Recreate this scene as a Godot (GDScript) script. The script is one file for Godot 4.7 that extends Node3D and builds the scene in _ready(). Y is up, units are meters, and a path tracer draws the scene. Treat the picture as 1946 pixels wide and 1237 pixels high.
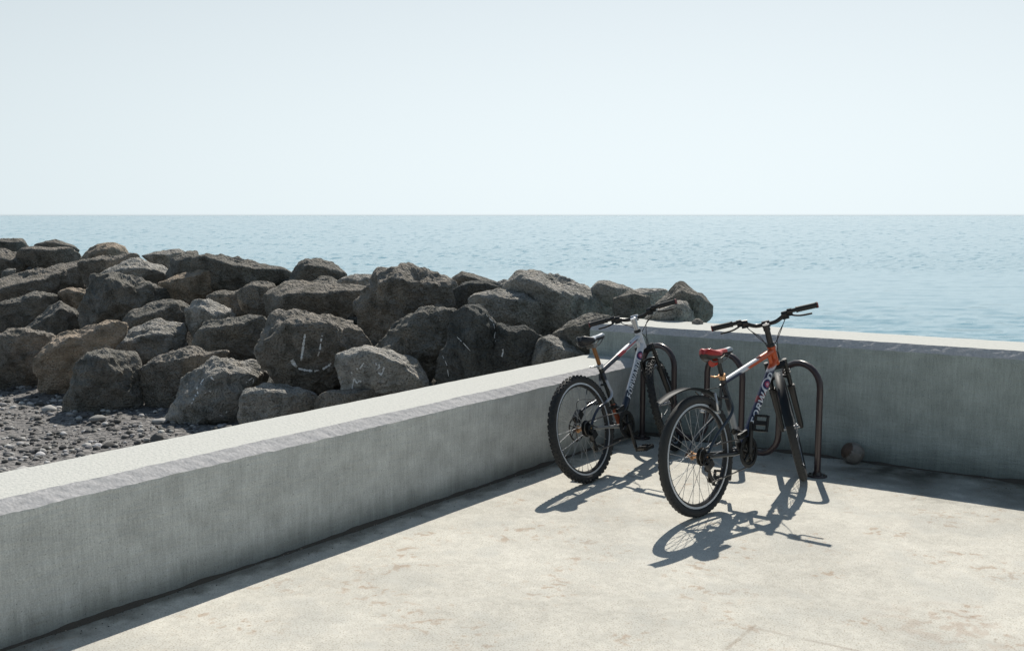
extends Node3D

# ---------------------------------------------------------------- mesh helper
class MB:
	var v := PackedVector3Array()
	var n := PackedVector3Array()
	var c := PackedColorArray()
	var u := PackedVector2Array()
	var i := PackedInt32Array()

	func vert(p: Vector3, col := Color.WHITE, uv := Vector2.ZERO) -> int:
		v.append(p)
		c.append(col)
		u.append(uv)
		return v.size() - 1

	# corners counter-clockwise seen from outside
	func tri(a: int, b: int, d: int) -> void:
		i.append(a)
		i.append(d)
		i.append(b)

	func quad(a: int, b: int, d: int, e: int) -> void:
		tri(a, b, d)
		tri(a, d, e)

	func smooth() -> void:
		n.resize(v.size())
		n.fill(Vector3.ZERO)
		for k in range(0, i.size(), 3):
			var a := v[i[k]]
			var f := (v[i[k + 2]] - a).cross(v[i[k + 1]] - a)
			n[i[k]] += f
			n[i[k + 1]] += f
			n[i[k + 2]] += f
		for k in n.size():
			n[k] = n[k].normalized() if n[k].length_squared() > 1e-20 else Vector3.UP

	func mesh() -> ArrayMesh:
		if n.size() != v.size():
			smooth()
		var a := []
		a.resize(Mesh.ARRAY_MAX)
		a[Mesh.ARRAY_VERTEX] = v
		a[Mesh.ARRAY_NORMAL] = n
		a[Mesh.ARRAY_COLOR] = c
		a[Mesh.ARRAY_TEX_UV] = u
		a[Mesh.ARRAY_INDEX] = i
		var m := ArrayMesh.new()
		m.add_surface_from_arrays(Mesh.PRIMITIVE_TRIANGLES, a)
		return m

	# swept round tube; rad: one radius or one per point; cols: one colour or one per point
	func tube(path: Array, rad, sides := 10, cols = Color.WHITE, closed := false, flat := 1.0) -> void:
		var np := path.size()
		var t0: Vector3 = (path[1] - path[0]).normalized()
		var nn := t0.cross(Vector3.UP if absf(t0.y) < 0.9 else Vector3.RIGHT).normalized()
		var rings := []
		for j in np:
			var t: Vector3
			if closed:
				t = (path[(j + 1) % np] - path[(j + np - 1) % np]).normalized()
			else:
				t = (path[mini(j + 1, np - 1)] - path[maxi(j - 1, 0)]).normalized()
			nn = (nn - t * nn.dot(t)).normalized()
			var b := t.cross(nn)
			var r: float = rad[j] if rad is Array else rad
			var col: Color = cols[j] if cols is Array else cols
			var ring := []
			for k in sides:
				var a := TAU * k / sides
				ring.append(vert(path[j] + (nn * cos(a) * flat + b * sin(a)) * r, col))
			rings.append(ring)
		for j in (np if closed else np - 1):
			var p: Array = rings[j]
			var q: Array = rings[(j + 1) % np]
			for k in sides:
				var k2 := (k + 1) % sides
				quad(p[k], p[k2], q[k2], q[k])
		if not closed:
			for e in [0, np - 1]:
				var col: Color = cols[e] if cols is Array else cols
				var ctr := vert(path[e], col)
				var rim := []
				for k in sides:
					rim.append(vert(v[rings[e][k]], col))
				for k in sides:
					var k2 := (k + 1) % sides
					if e == 0:
						tri(ctr, rim[k2], rim[k])
					else:
						tri(ctr, rim[k], rim[k2])

	# profile of (radius, z) turned about the z axis through ctr; each profile span has its own vertices when sharp
	func lathe(ctr: Vector3, prof: Array, segs := 48, col = Color.WHITE, sharp := false) -> void:
		var spans := []
		if sharp:
			for j in prof.size() - 1:
				spans.append([prof[j], prof[j + 1]])
		else:
			spans.append(prof)
		for s in spans:
			var first := v.size()
			for j in s.size():
				for k in segs:
					var a := TAU * k / segs
					vert(ctr + Vector3(s[j].x * cos(a), s[j].x * sin(a), s[j].y), col)
			for j in s.size() - 1:
				for k in segs:
					var k2 := (k + 1) % segs
					quad(first + j * segs + k, first + j * segs + k2, first + (j + 1) * segs + k2, first + (j + 1) * segs + k)

	func box(t: Transform3D, s: Vector3, col := Color.WHITE) -> void:
		for ax in 3:
			for sg in [-1.0, 1.0]:
				var nrm := Vector3.ZERO
				nrm[ax] = sg
				var a := Vector3.ZERO
				a[(ax + 1) % 3] = 1.0
				var b := nrm.cross(a)
				var q := []
				for w in [[-1, -1], [1, -1], [1, 1], [-1, 1]]:
					q.append(vert(t * ((nrm + a * w[0] + b * w[1]) * s * 0.5), col))
				quad(q[0], q[1], q[2], q[3])

	# grid of points rows x cols, counter-clockwise when row runs up and column runs right
	func grid(pts: Array, flip := false) -> void:
		for r in pts.size() - 1:
			for k in pts[r].size() - 1:
				if flip:
					quad(pts[r][k], pts[r + 1][k], pts[r + 1][k + 1], pts[r][k + 1])
				else:
					quad(pts[r][k], pts[r][k + 1], pts[r + 1][k + 1], pts[r + 1][k])


var used := {}
var M := {}
var N1 := FastNoiseLite.new()
var N2 := FastNoiseLite.new()
var N3 := FastNoiseLite.new()
var rng := RandomNumberGenerator.new()

# promenade: corner, direction along the left wall (away), along the right wall, normals towards the promenade
const K := Vector3(0.97, 0, -7.48)
const DL := Vector3(0.60564, 0, -0.79574)
const NL := Vector3(0.79574, 0, 0.60564)
const DR := Vector3(0.84118, 0, 0.54076)
const NR := Vector3(-0.54076, 0, 0.84118)
const SUN_TO := Vector3(0.19, 1.0, -0.925)


func numbered(called: String) -> String:
	if not used.has(called):
		used[called] = 0
		return called
	used[called] += 1
	return "%s_%03d" % [called, used[called]]


func part(called: String, m: Mesh, mat: Material, parent: Node) -> MeshInstance3D:
	var o := MeshInstance3D.new()
	o.name = called
	o.mesh = m
	o.material_override = mat
	parent.add_child(o, true)
	return o


func thing(called: String, label: String, category: String, at := Vector3.ZERO, group := "") -> Node3D:
	var o := Node3D.new()
	o.name = numbered(called)
	add_child(o, true)
	o.position = at
	o.set_meta("label", label)
	o.set_meta("category", category)
	if group:
		o.set_meta("group", group)
	return o


func lone(called: String, m: Mesh, mat: Material, label: String, category: String, group := "") -> MeshInstance3D:
	var o := part(numbered(called), m, mat, self)
	o.set_meta("label", label)
	o.set_meta("category", category)
	if group:
		o.set_meta("group", group)
	return o


func structure(called: String, m: Mesh, mat: Material, kind := "structure") -> MeshInstance3D:
	var o := part(numbered(called), m, mat, self)
	o.set_meta("kind", kind)
	return o


# ---------------------------------------------------------------- materials
func lin(r: float, g: float, b: float) -> Color:
	return Color(r, g, b).linear_to_srgb()


func noise(freq: float, seed_: int, octaves := 4, kind := FastNoiseLite.TYPE_SIMPLEX_SMOOTH, fractal := FastNoiseLite.FRACTAL_FBM) -> FastNoiseLite:
	var f := FastNoiseLite.new()
	f.noise_type = kind
	f.frequency = freq
	f.seed = seed_
	f.fractal_type = fractal
	f.fractal_octaves = octaves
	return f


func noise_tex(f: FastNoiseLite, size := 512, ramp = null) -> NoiseTexture2D:
	var t := NoiseTexture2D.new()
	t.width = size
	t.height = size
	t.seamless = true
	t.noise = f
	if ramp:
		t.color_ramp = ramp
	return t


func ramp(stops: Array) -> Gradient:
	var g := Gradient.new()
	var o := PackedFloat32Array()
	var c := PackedColorArray()
	for s in stops:
		o.append(s[0])
		c.append(s[1])
	g.offsets = o
	g.colors = c
	return g


func flat_mat(col: Color, rough := 0.6, metal := 0.0) -> StandardMaterial3D:
	var m := StandardMaterial3D.new()
	m.albedo_color = col
	m.roughness = rough
	m.metallic = metal
	return m


func paint_mat(rough: float, coat: float, metal := 0.0) -> StandardMaterial3D:
	var m := StandardMaterial3D.new()
	m.vertex_color_use_as_albedo = true
	m.roughness = rough
	m.metallic = metal
	if coat > 0.0:
		m.clearcoat_enabled = true
		m.clearcoat = coat
		m.clearcoat_roughness = 0.08
	return m


func picture(w: int, h: int, f: Callable) -> ImageTexture:
	var data := PackedByteArray()
	data.resize(w * h * 3)
	var k := 0
	for y in h:
		for x in w:
			var c: Color = f.call(x, y)
			data[k] = int(clampf(c.r, 0, 1) * 255.0)
			data[k + 1] = int(clampf(c.g, 0, 1) * 255.0)
			data[k + 2] = int(clampf(c.b, 0, 1) * 255.0)
			k += 3
	return ImageTexture.create_from_image(Image.create_from_data(w, h, false, Image.FORMAT_RGB8, data))


func make_materials() -> void:
	# worn concrete of the promenade: pale, blotchy, with rusty flecks and fine cracks
	var f1 := noise(0.004, 11, 4)
	var f2 := noise(0.03, 12, 4)
	var f3 := noise(0.011, 13, 3)
	var f4 := noise(0.12, 14, 2)
	var f5 := noise(0.006, 15, 3, FastNoiseLite.TYPE_SIMPLEX_SMOOTH, FastNoiseLite.FRACTAL_RIDGED)
	var base := Vector3(0.815, 0.806, 0.772)
	var floor_tex := picture(1200, 1200, func(x, y):
		var big := f1.get_noise_2d(x, y)
		var mid := f2.get_noise_2d(x, y)
		var fine := f4.get_noise_2d(x, y)
		var tone := 1.0 + big * 0.07 + mid * 0.05 + fine * 0.035
		var col := base * tone
		var area := f3.get_noise_2d(x + 700.0, y)
		var fleck := f2.get_noise_2d(x * 1.6 + y * 0.5 + 900.0 + mid * 9.0, y * 2.1 - x * 0.35)
		var rust := smoothstep(0.2, 0.62, fleck + fine * 0.75) * smoothstep(0.02, 0.42, area)
		col = col.lerp(Vector3(0.57, 0.45, 0.36), rust * 0.36)
		var grey := smoothstep(0.1, 0.5, f3.get_noise_2d(x, y + 1500.0) + mid * 0.5)
		col = col.lerp(Vector3(0.70, 0.705, 0.69), grey * 0.3)
		var crack := smoothstep(0.93, 0.985, f5.get_noise_2d(x + mid * 14.0, y * 1.2)) * smoothstep(0.05, 0.3, area + 0.15)
		col = col.lerp(Vector3(0.5, 0.45, 0.4), crack * 0.35)
		# construction joint round a later patch of screed
		var j := Vector3(x / 1200.0 * 7.2 - 2.6, 0.0, y / 1200.0 * 7.2 - 9.0) - K
		var ja := absf(j.dot(NL) - 2.19 + mid * 0.012)
		var jb := absf((j - Vector3(0.0, 0, 3.62)).dot(NR) + mid * 0.012)
		if j.dot(DL) < -2.85:
			col = col.lerp(Vector3(0.56, 0.5, 0.44), 0.32 * smoothstep(0.012, 0.003, ja) * smoothstep(-0.5, 0.4, fleck + 0.3))
		if j.dot(NL) > 2.19:
			col = col.lerp(Vector3(0.62, 0.58, 0.54), 0.4 * smoothstep(0.014, 0.004, jb) * smoothstep(-0.3, 0.4, mid + 0.2))
		# rusty water stain on the right
		var st := (j + K - Vector3(1.84, 0, -3.92)).length()
		var rusty := smoothstep(0.34, 0.02, st + big * 0.3) * smoothstep(0.0, 0.42, fleck + fine * 0.5 + 0.12)
		col = col.lerp(Vector3(0.55, 0.43, 0.36), rusty * 0.24)
		# uneven darker band beside the sea wall; washed-up soil along the low wall
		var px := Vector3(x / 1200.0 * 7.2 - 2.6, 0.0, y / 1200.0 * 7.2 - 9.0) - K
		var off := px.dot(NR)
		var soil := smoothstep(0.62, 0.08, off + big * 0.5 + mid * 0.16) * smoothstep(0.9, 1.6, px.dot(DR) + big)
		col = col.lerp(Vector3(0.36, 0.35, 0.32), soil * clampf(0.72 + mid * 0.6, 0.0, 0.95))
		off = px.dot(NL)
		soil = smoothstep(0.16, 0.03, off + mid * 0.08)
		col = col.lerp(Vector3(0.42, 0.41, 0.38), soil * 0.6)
		return Color(col.x, col.y, col.z))
	var grain := noise_tex(noise(0.09, 21, 4), 512)
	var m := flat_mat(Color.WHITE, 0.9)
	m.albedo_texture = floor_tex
	m.heightmap_enabled = true
	m.heightmap_texture = grain
	m.heightmap_scale = 0.35
	m.metallic_specular = 0.25
	m.detail_enabled = true
	m.detail_blend_mode = BaseMaterial3D.BLEND_MODE_MUL
	m.detail_uv_layer = BaseMaterial3D.DETAIL_UV_2
	m.uv2_triplanar = true
	m.uv2_world_triplanar = true
	m.uv2_scale = Vector3(0.83, 0.83, 0.83)
	m.detail_albedo = noise_tex(noise(0.11, 22, 5), 1024, ramp([[0.0, Color(0.72, 0.68, 0.63)], [0.28, Color(0.9, 0.885, 0.865)], [0.42, Color(0.985, 0.982, 0.978)], [1.0, Color(1, 1, 1)]]))
	M.floor = m

	# board-marked wall concrete with vertical streaks; u runs 4 m, v runs 1 m
	var w1 := noise(0.05, 31, 4)
	var w2 := noise(0.010, 32, 4)
	var w3 := noise(0.16, 33, 3)
	var w4 := noise(0.35, 34, 2)
	var wall_img := func(base_: Vector3, seed_: float):
		return picture(1600, 400, func(x, y):
			var streak := w1.get_noise_2d(x * 2.2 + seed_, y * 0.10)
			var thin := w3.get_noise_2d(x * 1.9 + seed_, y * 0.16)
			var blotch := w2.get_noise_2d(x + seed_, y * 1.3)
			var grit := w4.get_noise_2d(x + seed_, y * 0.8)
			var speck := w3.get_noise_2d(x * 1.9, y * 1.9 + seed_)
			var col: Vector3 = base_ * (1.0 + streak * 0.045 + thin * 0.07 + blotch * 0.09 + speck * 0.09 + grit * 0.08)
			var hole := smoothstep(0.52, 0.66, w3.get_noise_2d(x * 1.2 + 90.0 + seed_, y * 1.2))
			col = col.lerp(base_ * 0.55, hole * 0.7)
			# damp stain rising from the ground and drips from the edge
			var h: float = 1.0 - y / 400.0
			var damp := smoothstep(0.16, 0.0, h + w1.get_noise_2d(x * 0.6 + seed_, 40.0) * 0.04)
			col = col.lerp(Vector3(0.34, 0.35, 0.32), damp * 0.4)
			var drip := smoothstep(0.28, 0.6, w1.get_noise_2d(x * 0.9 + seed_ + 300.0, y * 0.05))
			col = col.lerp(base_ * 1.2, drip * 0.13)
			return Color(col.x, col.y, col.z))
	var relief := noise_tex(noise(0.06, 36, 5), 512)
	for k in [["wall_left", Vector3(0.755, 0.765, 0.755), 0.0], ["wall_right", Vector3(0.655, 0.69, 0.68), 777.0]]:
		m = flat_mat(Color.WHITE, 0.92)
		m.albedo_texture = wall_img.call(k[1], k[2])
		m.heightmap_enabled = true
		m.heightmap_texture = relief
		m.heightmap_scale = 0.5
		m.metallic_specular = 0.2
		m.heightmap_scale = 0.35
		M[k[0]] = m
	# rough cast chamfer and the smooth trowelled top
	m = flat_mat(Color.WHITE, 0.95)
	m.albedo_texture = noise_tex(noise(0.05, 41, 5), 512, ramp([[0.0, Color(0.67, 0.665, 0.665)], [0.5, Color(0.79, 0.782, 0.782)], [1.0, Color(0.87, 0.862, 0.862)]]))
	m.uv1_triplanar = true
	m.uv1_world_triplanar = true
	m.uv1_scale = Vector3(2.2, 2.2, 2.2)
	m.heightmap_enabled = true
	m.heightmap_texture = noise_tex(noise(0.05, 42, 5), 512)
	m.heightmap_scale = 0.2
	m.metallic_specular = 0.2
	M.chamfer = m
	m = flat_mat(Color.WHITE, 0.9)
	m.albedo_texture = noise_tex(noise(0.05, 43, 5), 512, ramp([[0.0, Color(0.745, 0.752, 0.735)], [0.5, Color(0.785, 0.787, 0.768)], [1.0, Color(0.805, 0.805, 0.785)]]))
	m.uv1_triplanar = true
	m.uv1_world_triplanar = true
	m.uv1_scale = Vector3(1.1, 1.1, 1.1)
	m.heightmap_enabled = true
	m.heightmap_texture = grain
	m.heightmap_scale = 0.3
	m.metallic_specular = 0.25
	M.top = m

	# basalt and brown lava boulders
	var coarse := noise_tex(noise(0.011, 51, 6, FastNoiseLite.TYPE_SIMPLEX_SMOOTH, FastNoiseLite.FRACTAL_RIDGED), 1024)
	var mottle := noise_tex(noise(0.02, 52, 5), 512, ramp([[0.0, Color(0.55, 0.56, 0.54)], [0.36, Color(0.8, 0.8, 0.79)], [0.46, Color(0.92, 0.92, 0.915)], [0.55, Color(1, 1, 1)], [1.0, Color(1.0, 0.97, 0.92)]]))
	var speckle := noise_tex(noise(0.07, 53, 4), 512, ramp([[0.0, Color(0.5, 0.5, 0.49)], [0.3, Color(0.82, 0.82, 0.81)], [0.48, Color(0.98, 0.98, 0.98)], [0.6, Color(1, 1, 1)], [0.86, Color(1, 1, 1)], [1.0, Color(1, 1, 1)]]))
	for k in [["b", lin(0.350, 0.326, 0.297)], ["g", lin(0.460, 0.445, 0.420)], ["d", lin(0.285, 0.275, 0.255)], ["t", lin(0.500, 0.422, 0.348)], ["l", lin(0.560, 0.540, 0.510)], ["k", lin(0.165, 0.168, 0.163)]]:
		m = flat_mat(k[1], 0.95)
		m.albedo_texture = speckle
		m.uv1_triplanar = true
		m.uv1_world_triplanar = true
		m.uv1_scale = Vector3(1.3, 1.3, 1.3)
		m.uv1_triplanar_sharpness = 2.0
		m.heightmap_enabled = true
		m.heightmap_texture = coarse
		m.heightmap_scale = 3.6
		m.detail_enabled = true
		m.detail_blend_mode = BaseMaterial3D.BLEND_MODE_MUL
		m.detail_uv_layer = BaseMaterial3D.DETAIL_UV_2
		m.uv2_triplanar = true
		m.uv2_world_triplanar = true
		m.uv2_scale = Vector3(0.45, 0.45, 0.45)
		m.detail_albedo = mottle
		m.metallic_specular = 0.3
		M["rock_" + k[0]] = m
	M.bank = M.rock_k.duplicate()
	M.bank.albedo_color = lin(0.07, 0.068, 0.064)  # darkened copy: shade in the gaps between boulders is put into the colour
	M.mark = flat_mat(lin(0.86, 0.86, 0.86), 0.8)

	m = flat_mat(Color.WHITE, 0.95)
	m.albedo_texture = noise_tex(noise(0.03, 61, 5), 512, ramp([[0.0, Color(0.33, 0.325, 0.325)], [0.5, Color(0.48, 0.47, 0.465)], [1.0, Color(0.63, 0.62, 0.61)]]))
	m.uv1_triplanar = true
	m.uv1_world_triplanar = true
	m.uv1_scale = Vector3(0.8, 0.8, 0.8)
	m.heightmap_enabled = true
	m.heightmap_texture = noise_tex(noise(0.03, 62, 5), 512)
	m.heightmap_scale = 4.0
	M.sand = m
	m = paint_mat(0.85, 0.0)
	M.pebble = m
	m = flat_mat(lin(0.12, 0.10, 0.08), 1.0)
	m.albedo_texture = speckle
	m.uv1_triplanar = true
	m.uv1_scale = Vector3(5, 5, 5)
	M.dirt = m

	m = flat_mat(lin(0.05, 0.225, 0.31), 0.14)
	m.metallic_specular = 0.4
	M.sea = m

	# bicycles and rack
	M.paint = paint_mat(0.42, 0.3)
	M.decal = paint_mat(0.4, 0.3)
	M.rubber = flat_mat(lin(0.022, 0.023, 0.024), 0.62)
	M.tyre = flat_mat(lin(0.03, 0.031, 0.032), 0.72)
	M.black = flat_mat(lin(0.012, 0.012, 0.013), 0.35)
	M.black_dull = flat_mat(lin(0.02, 0.02, 0.021), 0.6)
	M.steel = flat_mat(lin(0.5, 0.51, 0.53), 0.36, 1.0)
	M.spoke = flat_mat(lin(0.34, 0.35, 0.36), 0.5, 0.6)
	M.dark_steel = flat_mat(lin(0.16, 0.15, 0.14), 0.4, 1.0)
	M.rim_silver = flat_mat(lin(0.66, 0.70, 0.76), 0.32, 0.5)
	M.rim_black = flat_mat(lin(0.03, 0.03, 0.032), 0.3, 0.2)
	M.brass = flat_mat(lin(0.62, 0.36, 0.2), 0.32, 1.0)
	M.bronze = flat_mat(lin(0.27, 0.13, 0.055), 0.45, 0.6)
	M.saddle = paint_mat(0.42, 0.15)
	M.red_grip = flat_mat(lin(0.16, 0.02, 0.02), 0.6)
	M.fender = flat_mat(lin(0.022, 0.027, 0.032), 0.55)
	M.fender.metallic_specular = 0.3
	M.reflector = flat_mat(lin(0.42, 0.03, 0.015), 0.2)
	M.clear_reflector = flat_mat(lin(0.6, 0.6, 0.58), 0.15)
	m = flat_mat(lin(0.05, 0.032, 0.034), 0.34)
	m.clearcoat_enabled = true
	m.clearcoat = 0.45
	m.clearcoat_roughness = 0.12
	M.rack = m
	M.ball = paint_mat(0.55, 0.0)


# ---------------------------------------------------------------- sky
func make_sky() -> PanoramaSkyMaterial:
	var w := 512
	var h := 256
	var im := Image.create(w, h, false, Image.FORMAT_RGBF)
	var sun := SUN_TO.normalized()
	var zen := Vector3(0.025, 0.10, 0.22)
	var hor := Vector3(0.995, 1.095, 1.12)
	for y in h:
		var el := PI * (0.5 - (y + 0.5) / h)
		for x in w:
			var az := TAU * (x + 0.5) / w
			var d := Vector3(sin(az) * cos(el), sin(el), -cos(az) * cos(el))
			var s := maxf(d.y, 0.0)
			var cosg := d.dot(sun)
			var g := acos(clampf(cosg, -1.0, 1.0))
			var t := exp(-pow(2.1 * s, 1.6))
			var c := zen.lerp(hor, t)
			# clear air is darkest a right angle away from the sun and brightens towards it
			c *= Vector3(0.11, 0.165, 0.205).lerp(Vector3(0.95, 0.955, 0.955), pow(0.5 + 0.5 * cosg, 1.3))
			c += Vector3(0.62, 0.58, 0.60) * exp(-2.6 * g) * (0.35 + 0.65 * t)
			im.set_pixel(x, y, Color(c.x, c.y, c.z))
	im.resize(3072, 1536, Image.INTERPOLATE_BILINEAR)
	var m := PanoramaSkyMaterial.new()
	m.panorama = ImageTexture.create_from_image(im)
	return m


func _ready() -> void:
	# camera: eye height, looking slightly down
	var cam := Camera3D.new()
	cam.name = "camera"
	cam.fov = 36.2054
	cam.near = 0.05
	cam.far = 60000.0
	cam.position = Vector3(0, 1.65, 0)
	cam.rotation = Vector3(deg_to_rad(-6.2887), 0, 0)
	add_child(cam)
	cam.current = true
	# sky, exposure
	var env := Environment.new()
	env.background_mode = Environment.BG_SKY
	env.sky = Sky.new()
	env.sky.sky_material = make_sky()
	env.tonemap_mode = Environment.TONE_MAPPER_LINEAR
	env.tonemap_exposure = 1.0
	env.sdfgi_enabled = true
	env.ssao_enabled = true
	env.ssil_enabled = true
	var we := WorldEnvironment.new()
	we.name = "world_environment"
	we.environment = env
	add_child(we)
	# sun, in front of the camera and a little to the right
	var sun := DirectionalLight3D.new()
	sun.name = "sun"
	sun.light_energy = 1.5
	sun.light_color = Color(1.0, 0.975, 0.93)
	sun.light_angular_distance = 0.5
	sun.shadow_enabled = true
	add_child(sun)
	sun.look_at_from_position(SUN_TO * 20.0, Vector3.ZERO, Vector3.UP)

	rng.seed = 4242
	N1 = noise(1.0, 5, 2)
	N2 = noise(1.0, 6, 3, FastNoiseLite.TYPE_SIMPLEX_SMOOTH, FastNoiseLite.FRACTAL_RIDGED)
	N3 = noise(1.0, 7, 3)
	make_materials()
	make_sea()
	make_floor()
	make_walls()
	make_beach()
	make_boulders()
	make_stones()
	make_dirt()
	make_rack()
	make_ball()
	red_bicycle()
	white_bicycle()

# ---------------------------------------------------------------- sea, ground, walls
func wave(x: float, z: float, amp: float, f: float) -> float:
	x *= f
	return amp * (N1.get_noise_2d(x * 0.30, z * 0.85) * 0.10 + N3.get_noise_2d(x * 1.1 + 50.0, z * 2.3) * 0.035)


func make_sea() -> void:
	var mb := MB.new()
	var rows := 560
	var cols := 640
	var level := -1.5
	for r in rows:
		var d := 7.0 * pow(4500.0, float(r) / (rows - 1))
		var breeze := smoothstep(52.0, 62.0, d)
		var amp := lerpf(0.13, 0.42, breeze)
		amp *= lerpf(3.4, 1.0, smoothstep(24.0, 40.0, d))
		var e := 0.12
		var fine := lerpf(1.0, 3.0, breeze)
		for k in cols:
			var a := deg_to_rad(-62.0 + 124.0 * k / (cols - 1))
			var x := sin(a) * d / cos(a * 0.85)
			var z := -cos(a) * d / cos(a * 0.85)
			var patch := amp * (1.0 + 0.45 * N1.get_noise_2d(x * 0.02, z * 0.05))
			var h := wave(x, z, patch, fine)
			var hx := (wave(x + e, z, patch, fine) - h) / e
			var hz := (wave(x, z + e, patch, fine) - h) / e
			mb.v.append(Vector3(x, level + h, z))
			mb.n.append(Vector3(-hx, 1.0, -hz).normalized())
			mb.c.append(Color.WHITE)
			mb.u.append(Vector2.ZERO)
	for r in rows - 1:
		for k in cols - 1:
			var a := r * cols + k
			mb.quad(a, a + 1, a + cols + 1, a + cols)
	structure("sea", mb.mesh(), M.sea)


func make_floor() -> void:
	var mb := MB.new()
	# one sheet between the walls, reaching behind the camera; texture 7.2 m wide
	var size := 14.0
	var rows := []
	var steps := 56
	for r in steps + 1:
		var row := []
		for k in steps + 1:
			var p := K - NL * 0.05 - NR * 0.05 - DL * (size * r / steps) + DR * (size * k / steps)
			row.append(mb.vert(p + Vector3.UP * N3.get_noise_2d(p.x * 0.6, p.z * 0.6) * 0.004, Color.WHITE, Vector2((p.x + 2.6) / 7.2, (p.z + 9.0) / 7.2)))
		rows.append(row)
	mb.grid(rows, true)
	mb.smooth()
	structure("promenade", mb.mesh(), M.floor)


# cross-section walked from the inner foot over the chamfer and the top to the outer foot
func wall(called: String, label: String, origin: Vector3, along: Vector3, inward: Vector3, s0: float, s1: float, h1: float, h2: float, depth: float, bevel: float, mat: Material, seed_: float, mirror: bool) -> void:
	var o := thing(called, label, "wall")
	var step := 0.022
	var cnt := int(ceil((s1 - s0) / step))
	var sections := {
		"wall_face": [[Vector2(0, -0.06), Vector2(0, h1), 14]],
		"chamfer": [[Vector2(0, h1), Vector2(-bevel, h2), 5]],
		"wall_top": [[Vector2(-bevel, h2), Vector2(-depth, h2), 8]],
		"outer_face": [[Vector2(-depth, h2), Vector2(-depth, -2.2), 8]],
	}
	var mats := {"wall_face": mat, "chamfer": M.chamfer, "wall_top": M.top, "outer_face": mat}
	for called_ in sections:
		var mb := MB.new()
		var rows := []
		var sec: Array = sections[called_][0]
		for j in sec[2] + 1:
			var row := []
			var t: float = float(j) / sec[2]
			var q: Vector2 = sec[0].lerp(sec[1], t)
			for k in cnt + 1:
				var s: float = lerpf(s0, s1, float(k) / cnt)
				# uneven edges: the chamfer was struck by hand
				var near_low := maxf(0.0, 1.0 - absf(q.y - h1) / 0.04) if q.x > -0.5 * bevel else 0.0
				var near_high := maxf(0.0, 1.0 - (Vector2(q.x + bevel, q.y - h2)).length() / 0.05)
				var far_edge := maxf(0.0, 1.0 - (Vector2(q.x + depth, q.y - h2)).length() / 0.05)
				var wob_low := N3.get_noise_2d(s * 2.2 + seed_, 3.0) * 0.005 + N3.get_noise_2d(s * 14.0 + seed_, 9.0) * 0.004
				var wob_high := N3.get_noise_2d(s * 1.8 + seed_, 23.0) * 0.007 + N3.get_noise_2d(s * 11.0 + seed_, 29.0) * 0.006
				var wob_far := N3.get_noise_2d(s * 2.0 + seed_, 43.0) * 0.01 + N3.get_noise_2d(s * 9.0 + seed_, 49.0) * 0.004
				var y := q.y + near_low * wob_low
				var x := q.x - near_high * wob_high + far_edge * wob_far - far_edge * absf(N3.get_noise_2d(s * 5.0, 77.0)) * 0.0
				y += near_high * wob_high * 0.3
				if called_ == "chamfer" and j > 0 and j < sec[2]:
					x += N3.get_noise_3d(s * 30.0, t * 4.0, seed_) * 0.005
					y += N3.get_noise_3d(s * 22.0, t * 4.0, seed_ + 9.0) * 0.005
				if called_ == "wall_face":
					x += N3.get_noise_2d(s * 1.1 + seed_, q.y * 2.0) * 0.004 * (1.0 - near_low)
				var p := origin + along * s + inward * x + Vector3.UP * y
				row.append(mb.vert(p, Color.WHITE, Vector2(s / 4.0, 1.0 - q.y)))
			rows.append(row)
		mb.grid(rows, mirror)
		part(called_, mb.mesh(), mats[called_], o)
	# the end faces
	var mb := MB.new()
	for e in [s0, s1]:
		var ids := []
		for q in [Vector2(0, -2.2), Vector2(0, h1), Vector2(-bevel, h2), Vector2(-depth, h2), Vector2(-depth, -2.2)]:
			ids.append(mb.vert(origin + along * e + inward * q.x + Vector3.UP * q.y, Color.WHITE, Vector2(q.x / 4.0, 1.0 - q.y)))
		for k in range(1, 4):
			if (e == s0) != mirror:
				mb.tri(ids[0], ids[k + 1], ids[k])
			else:
				mb.tri(ids[0], ids[k], ids[k + 1])
	part("end_face", mb.mesh(), mat, o)


func make_walls() -> void:
	wall("low_wall", "low pale concrete wall with chamfered top edge along the left of the promenade", K, -DL, NL, 0.0, 10.0, 0.525, 0.571, 0.45, 0.058, M.wall_left, 10.0, true)
	wall("sea_wall", "higher darker concrete wall behind the bicycles, facing the open sea", K, DR, NR, -0.43, 9.0, 0.765, 0.815, 0.54, 0.045, M.wall_right, 60.0, false)


func inside_promenade(p: Vector3) -> bool:
	return (p - K).dot(NL) > -0.3 and (p - K).dot(NR) > -0.35


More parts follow.
